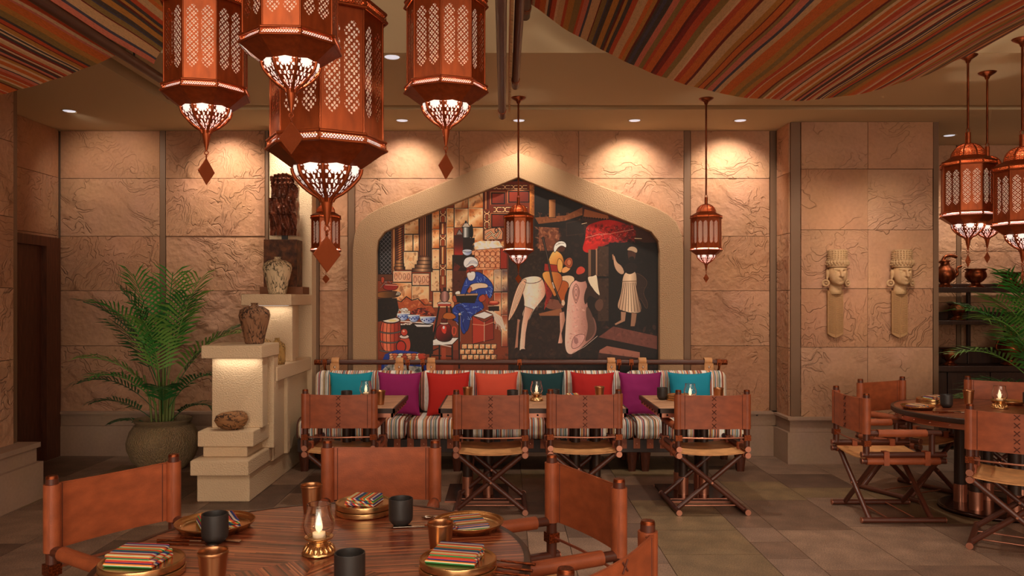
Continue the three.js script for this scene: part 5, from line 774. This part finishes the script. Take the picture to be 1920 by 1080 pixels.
  for (const [px, l] of [[1570.5, 'left'], [1692, 'right']]) {
    const p = at(px, 512, 7.32), t = thing('wall_sculpture', `carved sandstone crowned head with ribbed braid plaque, ${l} of two`, 'sculpture', [p.x, p.y, -7.34], 0, 'carved heads on the pier');
    part('head', head, hm, t); part('crown', crownG, hm, t); part('brow_band', band, hm, t); for (const s of [-1, 1]) part('earring', [new THREE.TorusGeometry(0.026, 0.009, 8, 18).rotateY(s * 0.5).translate(s * 0.1, -0.092, 0.0), ball(0.012, s * 0.1, -0.092, 0.01)], hm, t);
    part('wall_mount', bar(V(0, -0.05, 0), V(0, -0.05, -0.07), 0.03), hm, t);
    part('ribbed_plaque', plaqueG, pm, t).position.set(0, -0.165, -0.045);
  }
}
// ---------------------------------------------------------------- alcove shelves and copper ware
{
  const x0 = 4.09, x1 = 6.3, t = thing('shelf_unit', 'dark wooden shelf unit with drawers in the alcove', 'shelf', [(x0 + x1) / 2, 0, -8.3]), cx = (x0 + x1) / 2, b = (n, a, c, e, f, g, h, p = t, m = M.shelfWood) => part(n, uvBox(rbox(a - cx, c - cx, e, f, g - 8.3, h - 8.3, 0.003, 1), 0.6), m, p);
  b('top_shelf', x0, x1, 1.605, 1.655, 8.08, 8.48); b('shelf_lip', x0, x1, 1.655, 1.70, 8.44, 8.48); b('middle_shelf', x0, x1, 1.275, 1.315, 8.08, 8.48); b('shelf_back', x0, x1, 1.315, 1.40, 8.44, 8.48); b('counter_top', x0, x1, 0.80, 0.85, 8.05, 8.48); b('counter_back', x0, x1, 0.85, 1.02, 8.44, 8.48);
  b('drawer_case', x0, x1, 0.02, 0.80, 8.12, 8.48); for (let i = 0; i < 4; i++) for (let j = 0; j < 3; j++) { const a = x0 + 0.02 + i * 0.44; const dr = b('drawer_front', a, a + 0.43, 0.06 + j * 0.245, 0.295 + j * 0.245, 8.09, 8.12); part('knob', ball(0.014, a + 0.25 - cx, 0.19 + j * 0.245, 8.3 - 8.075, 1, 1, 1, 10), M.steel, dr); }
  for (const x of [x0, 4.95, 5.6, x1 - 0.03]) b('upright', x, x + 0.03, 0.85, 1.605, 8.42, 8.46);
  const cu = (label, prof, px, d, yy, sp) => { const q = vessel('copper_vessel', label, 'vessel', prof, [XW(px, d), yy, -d], M.copperDark); if (sp) sp(q); };
  const bowlP = s => [[0.001, 0], [0.1, 0], [0.1, 0.015], [0.06, 0.04], [0.05, 0.06], [0.09, 0.09], [0.125, 0.14], [0.12, 0.19], [0.105, 0.215], [0.13, 0.235], [0.135, 0.24], [0.1, 0.22], [0.1, 0.15], [0.02, 0.09]].map(q => [q[0] * s, q[1] * s]);
  const ewer = q => { part('spout', tube([V(0.08, 0.1, 0), V(0.13, 0.14, 0), V(0.125, 0.2, 0), V(0.17, 0.225, 0)], 0.014, 14, 8), M.copperDark, q); part('handle', tube([V(-0.07, 0.12, 0), V(-0.14, 0.18, 0), V(-0.1, 0.27, 0), V(-0.03, 0.26, 0)], 0.01, 14, 8), M.copperDark, q); part('lid', tube([V(-0.03, 0.27, 0), V(0.0, 0.32, 0), V(0.06, 0.335, 0), V(0.12, 0.32, 0)], 0.018, 12, 8), M.copperDark, q); };
  const ewP = [[0.001, 0], [0.07, 0], [0.075, 0.012], [0.05, 0.03], [0.045, 0.05], [0.09, 0.09], [0.105, 0.14], [0.085, 0.19], [0.045, 0.23], [0.04, 0.27], [0.055, 0.28], [0.001, 0.3]];
  cu('copper ewer with curved spout on the top shelf', ewP, 1772, 8.22, 1.655, ewer); cu('squat copper bowl in the middle of the top shelf', bowlP(0.82), 1829.5, 8.22, 1.655); cu('wide footed copper dish on the top shelf', [[0.001, 0], [0.11, 0], [0.112, 0.02], [0.07, 0.06], [0.055, 0.1], [0.08, 0.125], [0.17, 0.15], [0.175, 0.158], [0.1, 0.15], [0.001, 0.14]], 1893, 8.22, 1.655);
  cu('copper bowl on the middle shelf, behind palm leaves', bowlP(0.75), 1795, 8.25, 1.315); cu('footed copper bowl on the counter', bowlP(0.72), 1781, 8.2, 0.85); cu('copper ewer on the counter behind palm leaves', ewP.map(q => [q[0] * 1.15, q[1] * 1.25]), 1893, 8.2, 0.85, ewer);
}
// ---------------------------------------------------------------- palms
function frondGeo(len, az, e0, droop, leaf, density = 18, twist = 0) {
  const pts = [], dir = V(Math.cos(az), 0, Math.sin(az)), side = V(-Math.sin(az), 0, Math.cos(az)); let p = V(0, 0, 0); const n = 20;
  for (let i = 0; i <= n; i++) { pts.push(p.clone()); const e = e0 - droop * (i / n) ** 1.6; p.addScaledVector(dir, Math.cos(e) * len / n).y += Math.sin(e) * len / n; }
  const curve = new THREE.CatmullRomCurve3(pts), pos = [];
  for (let i = 0; i < density; i++) for (const s of [-1, 1]) {
    const u = 0.28 + 0.72 * (i + 0.25 * (s > 0)) / density, c = curve.getPoint(Math.min(1, u)), tg = curve.getTangent(Math.min(1, u)), up = tg.clone().cross(side).multiplyScalar(-1).normalize(); if (up.y < 0) up.negate();
    const k = (u - 0.28) / 0.72, L = leaf * 1.12 * (0.45 + 0.75 * Math.sin(Math.PI * (0.15 + 0.75 * k))) * rnd(0.85, 1.1), w = 0.0095 + 0.004 * (1 - k), fwd = 0.5 + 0.6 * k;
    const d = side.clone().multiplyScalar(s).addScaledVector(tg, fwd).addScaledVector(up, 0.28 + twist + rnd(-0.1, 0.1)).normalize(), m = c.clone().addScaledVector(d, L * 0.5), tip = c.clone().addScaledVector(d, L); tip.y -= L * rnd(0.12, 0.3); m.y -= L * 0.03; const wv = tg.clone().multiplyScalar(w);
    const a = c.clone().sub(wv.clone().multiplyScalar(0.4)), b = c.clone().add(wv.clone().multiplyScalar(0.4)), m1 = m.clone().sub(wv), m2 = m.clone().add(wv);
    for (const q of [a, m1, b, b, m1, m2, m1, tip, m2]) pos.push(q.x, q.y, q.z);
  }
  const g = new THREE.BufferGeometry(); g.setAttribute('position', new THREE.Float32BufferAttribute(pos, 3)); g.computeVertexNormals();
  return mergeGeometries([fix(g), fix(new THREE.TubeGeometry(curve, 18, 0.004, 5))]);
}
function palm(label, p, fronds, stems, potScale = 1, potMat) {
  const t = thing('potted_palm', label, 'plant', p), pot = thing('stone_planter', label.replace(/.*/, potMat[1]), 'planter', p);
  const g = lathe([[0.001, 0], [0.17, 0], [0.19, 0.01], [0.265, 0.09], [0.305, 0.19], [0.31, 0.25], [0.285, 0.34], [0.245, 0.40], [0.225, 0.415], [0.245, 0.43], [0.25, 0.45], [0.24, 0.458], [0.215, 0.455], [0.205, 0.42], [0.2, 0.36]].map(q => [q[0] * potScale, q[1] * potScale]), 56), u = g.attributes.uv; for (let i = 0; i < u.count; i++) u.setXY(i, u.getX(i) * 4, u.getY(i) * 1.4);
  part('pot_body', g, potMat[0], pot); part('soil', new THREE.CylinderGeometry(0.2 * potScale, 0.2 * potScale, 0.02, 32).translate(0, 0.39 * potScale, 0), M.soil, pot);
  const y0 = 0.40 * potScale;
  for (let i = 0; i < stems; i++) { const a = rnd(0, 6.28), r = rnd(0.01, 0.1), h = rnd(0.25, 0.6); part('stem', tube([V(r * Math.cos(a), y0, r * Math.sin(a)), V(r * 1.2 * Math.cos(a), y0 + h / 2, r * 1.2 * Math.sin(a)), V(r * 1.7 * Math.cos(a), y0 + h, r * 1.7 * Math.sin(a))], rnd(0.007, 0.013), 8, 7), M.stem, t); }
  fronds.forEach(([h, az, len, e0, droop, leaf, k, bx = 0], i) => { const o = part('frond', frondGeo(len, az, e0, droop, leaf), M.leaf[k], t); o.position.set(bx + 0.06 * Math.cos(az), y0 + h, 0.06 * Math.sin(az)); });
}
seed = 4321;
const potM = mat(0xb0936c, 0.85, 0, { map: sandTone, bumpMap: grit, bumpScale: 0.03 });
// azimuth 0 = right, PI = left, PI/2 = towards the viewer
// fronds are listed as height, azimuth, length, rise, droop, leaflet, tone
palm('tall green palm in front of the left stone bays', at(306, 872, 7.15).setY(0), [
  [0.42, 2.85, 0.95, 1.22, 1.0, 0.24, 3], [0.45, 1.95, 0.95, 1.4, 0.35, 0.27, 0], [0.42, 0.45, 1.0, 1.3, 0.4, 0.28, 2], [0.40, 0.9, 1.0, 1.42, 0.25, 0.27, 0], [0.3, 0.1, 0.9, 1.05, 1.05, 0.24, 2], [0.40, 2.2, 0.9, 1.3, 1.0, 0.27, 0], [0.2, 2.6, 0.78, 1.05, 1.2, 0.22, 2], [0.12, 3.0, 0.78, 0.85, 1.35, 0.17, 3], [0.15, 0.3, 0.72, 0.95, 1.4, 0.2, 1], [0.02, 3.2, 0.68, 0.65, 1.1, 0.15, 3], [0.1, 1.2, 0.55, 1.1, 1.5, 0.18, 1], [0.25, -0.3, 0.9, 1.1, 0.8, 0.22, 1], [0.3, 3.5, 0.85, 1.15, 0.8, 0.22, 3], [0.5, 2.5, 0.8, 1.4, 0.6, 0.24, 1], [0.18, 2.2, 0.7, 0.9, 1.2, 0.2, 0], [0.45, 0.6, 0.8, 1.4, 0.7, 0.24, 1], [0.02, 0.15, 0.5, 0.8, 1.4, 0.15, 3], [-0.05, 2.9, 0.42, 0.6, 1.2, 0.11, 3], [0.3, 1.6, 0.75, 1.45, 0.9, 0.24, 2]], 14, 1, [potM, 'round rough olive-brown stone planter under the tall palm']);
palm('green palm reaching in from the right edge', [4.86, 0, -7.1], [
  [0.5, 3.0, 0.95, 1.05, 1.15, 0.27, 0], [0.45, 2.7, 1.0, 1.0, 1.2, 0.27, 2], [0.6, 2.5, 0.95, 1.3, 0.9, 0.28, 0], [0.35, 3.15, 0.85, 0.8, 1.2, 0.26, 2], [0.2, 2.8, 0.8, 0.6, 1.0, 0.24, 1], [0.5, 1.8, 0.9, 1.3, 0.9, 0.28, 2], [0.4, 3.5, 0.95, 1.2, 1.0, 0.24, 1], [0.5, 0.6, 1.0, 1.3, 0.8, 0.26, 0], [0.4, -0.8, 0.9, 1.2, 0.9, 0.26, 1], [0.3, 2.2, 0.8, 0.9, 1.3, 0.25, 0], [0.6, 3.0, 0.85, 1.4, 0.7, 0.26, 0], [0.12, 3.1, 0.75, 0.5, 0.9, 0.22, 2], [0.35, 2.5, 0.95, 0.95, 1.2, 0.27, 0], [0.55, 2.9, 0.8, 1.2, 0.9, 0.28, 2]], 10, 1, [potM, 'stone planter of the palm beyond the right edge']);

// ---------------------------------------------------------------- shadows, render
scene.traverse(o => { if (o.isMesh) { o.castShadow = true; o.receiveShadow = true; } if (o.isLight && o.shadow) o.castShadow = true; });
renderer.render(scene, camera);
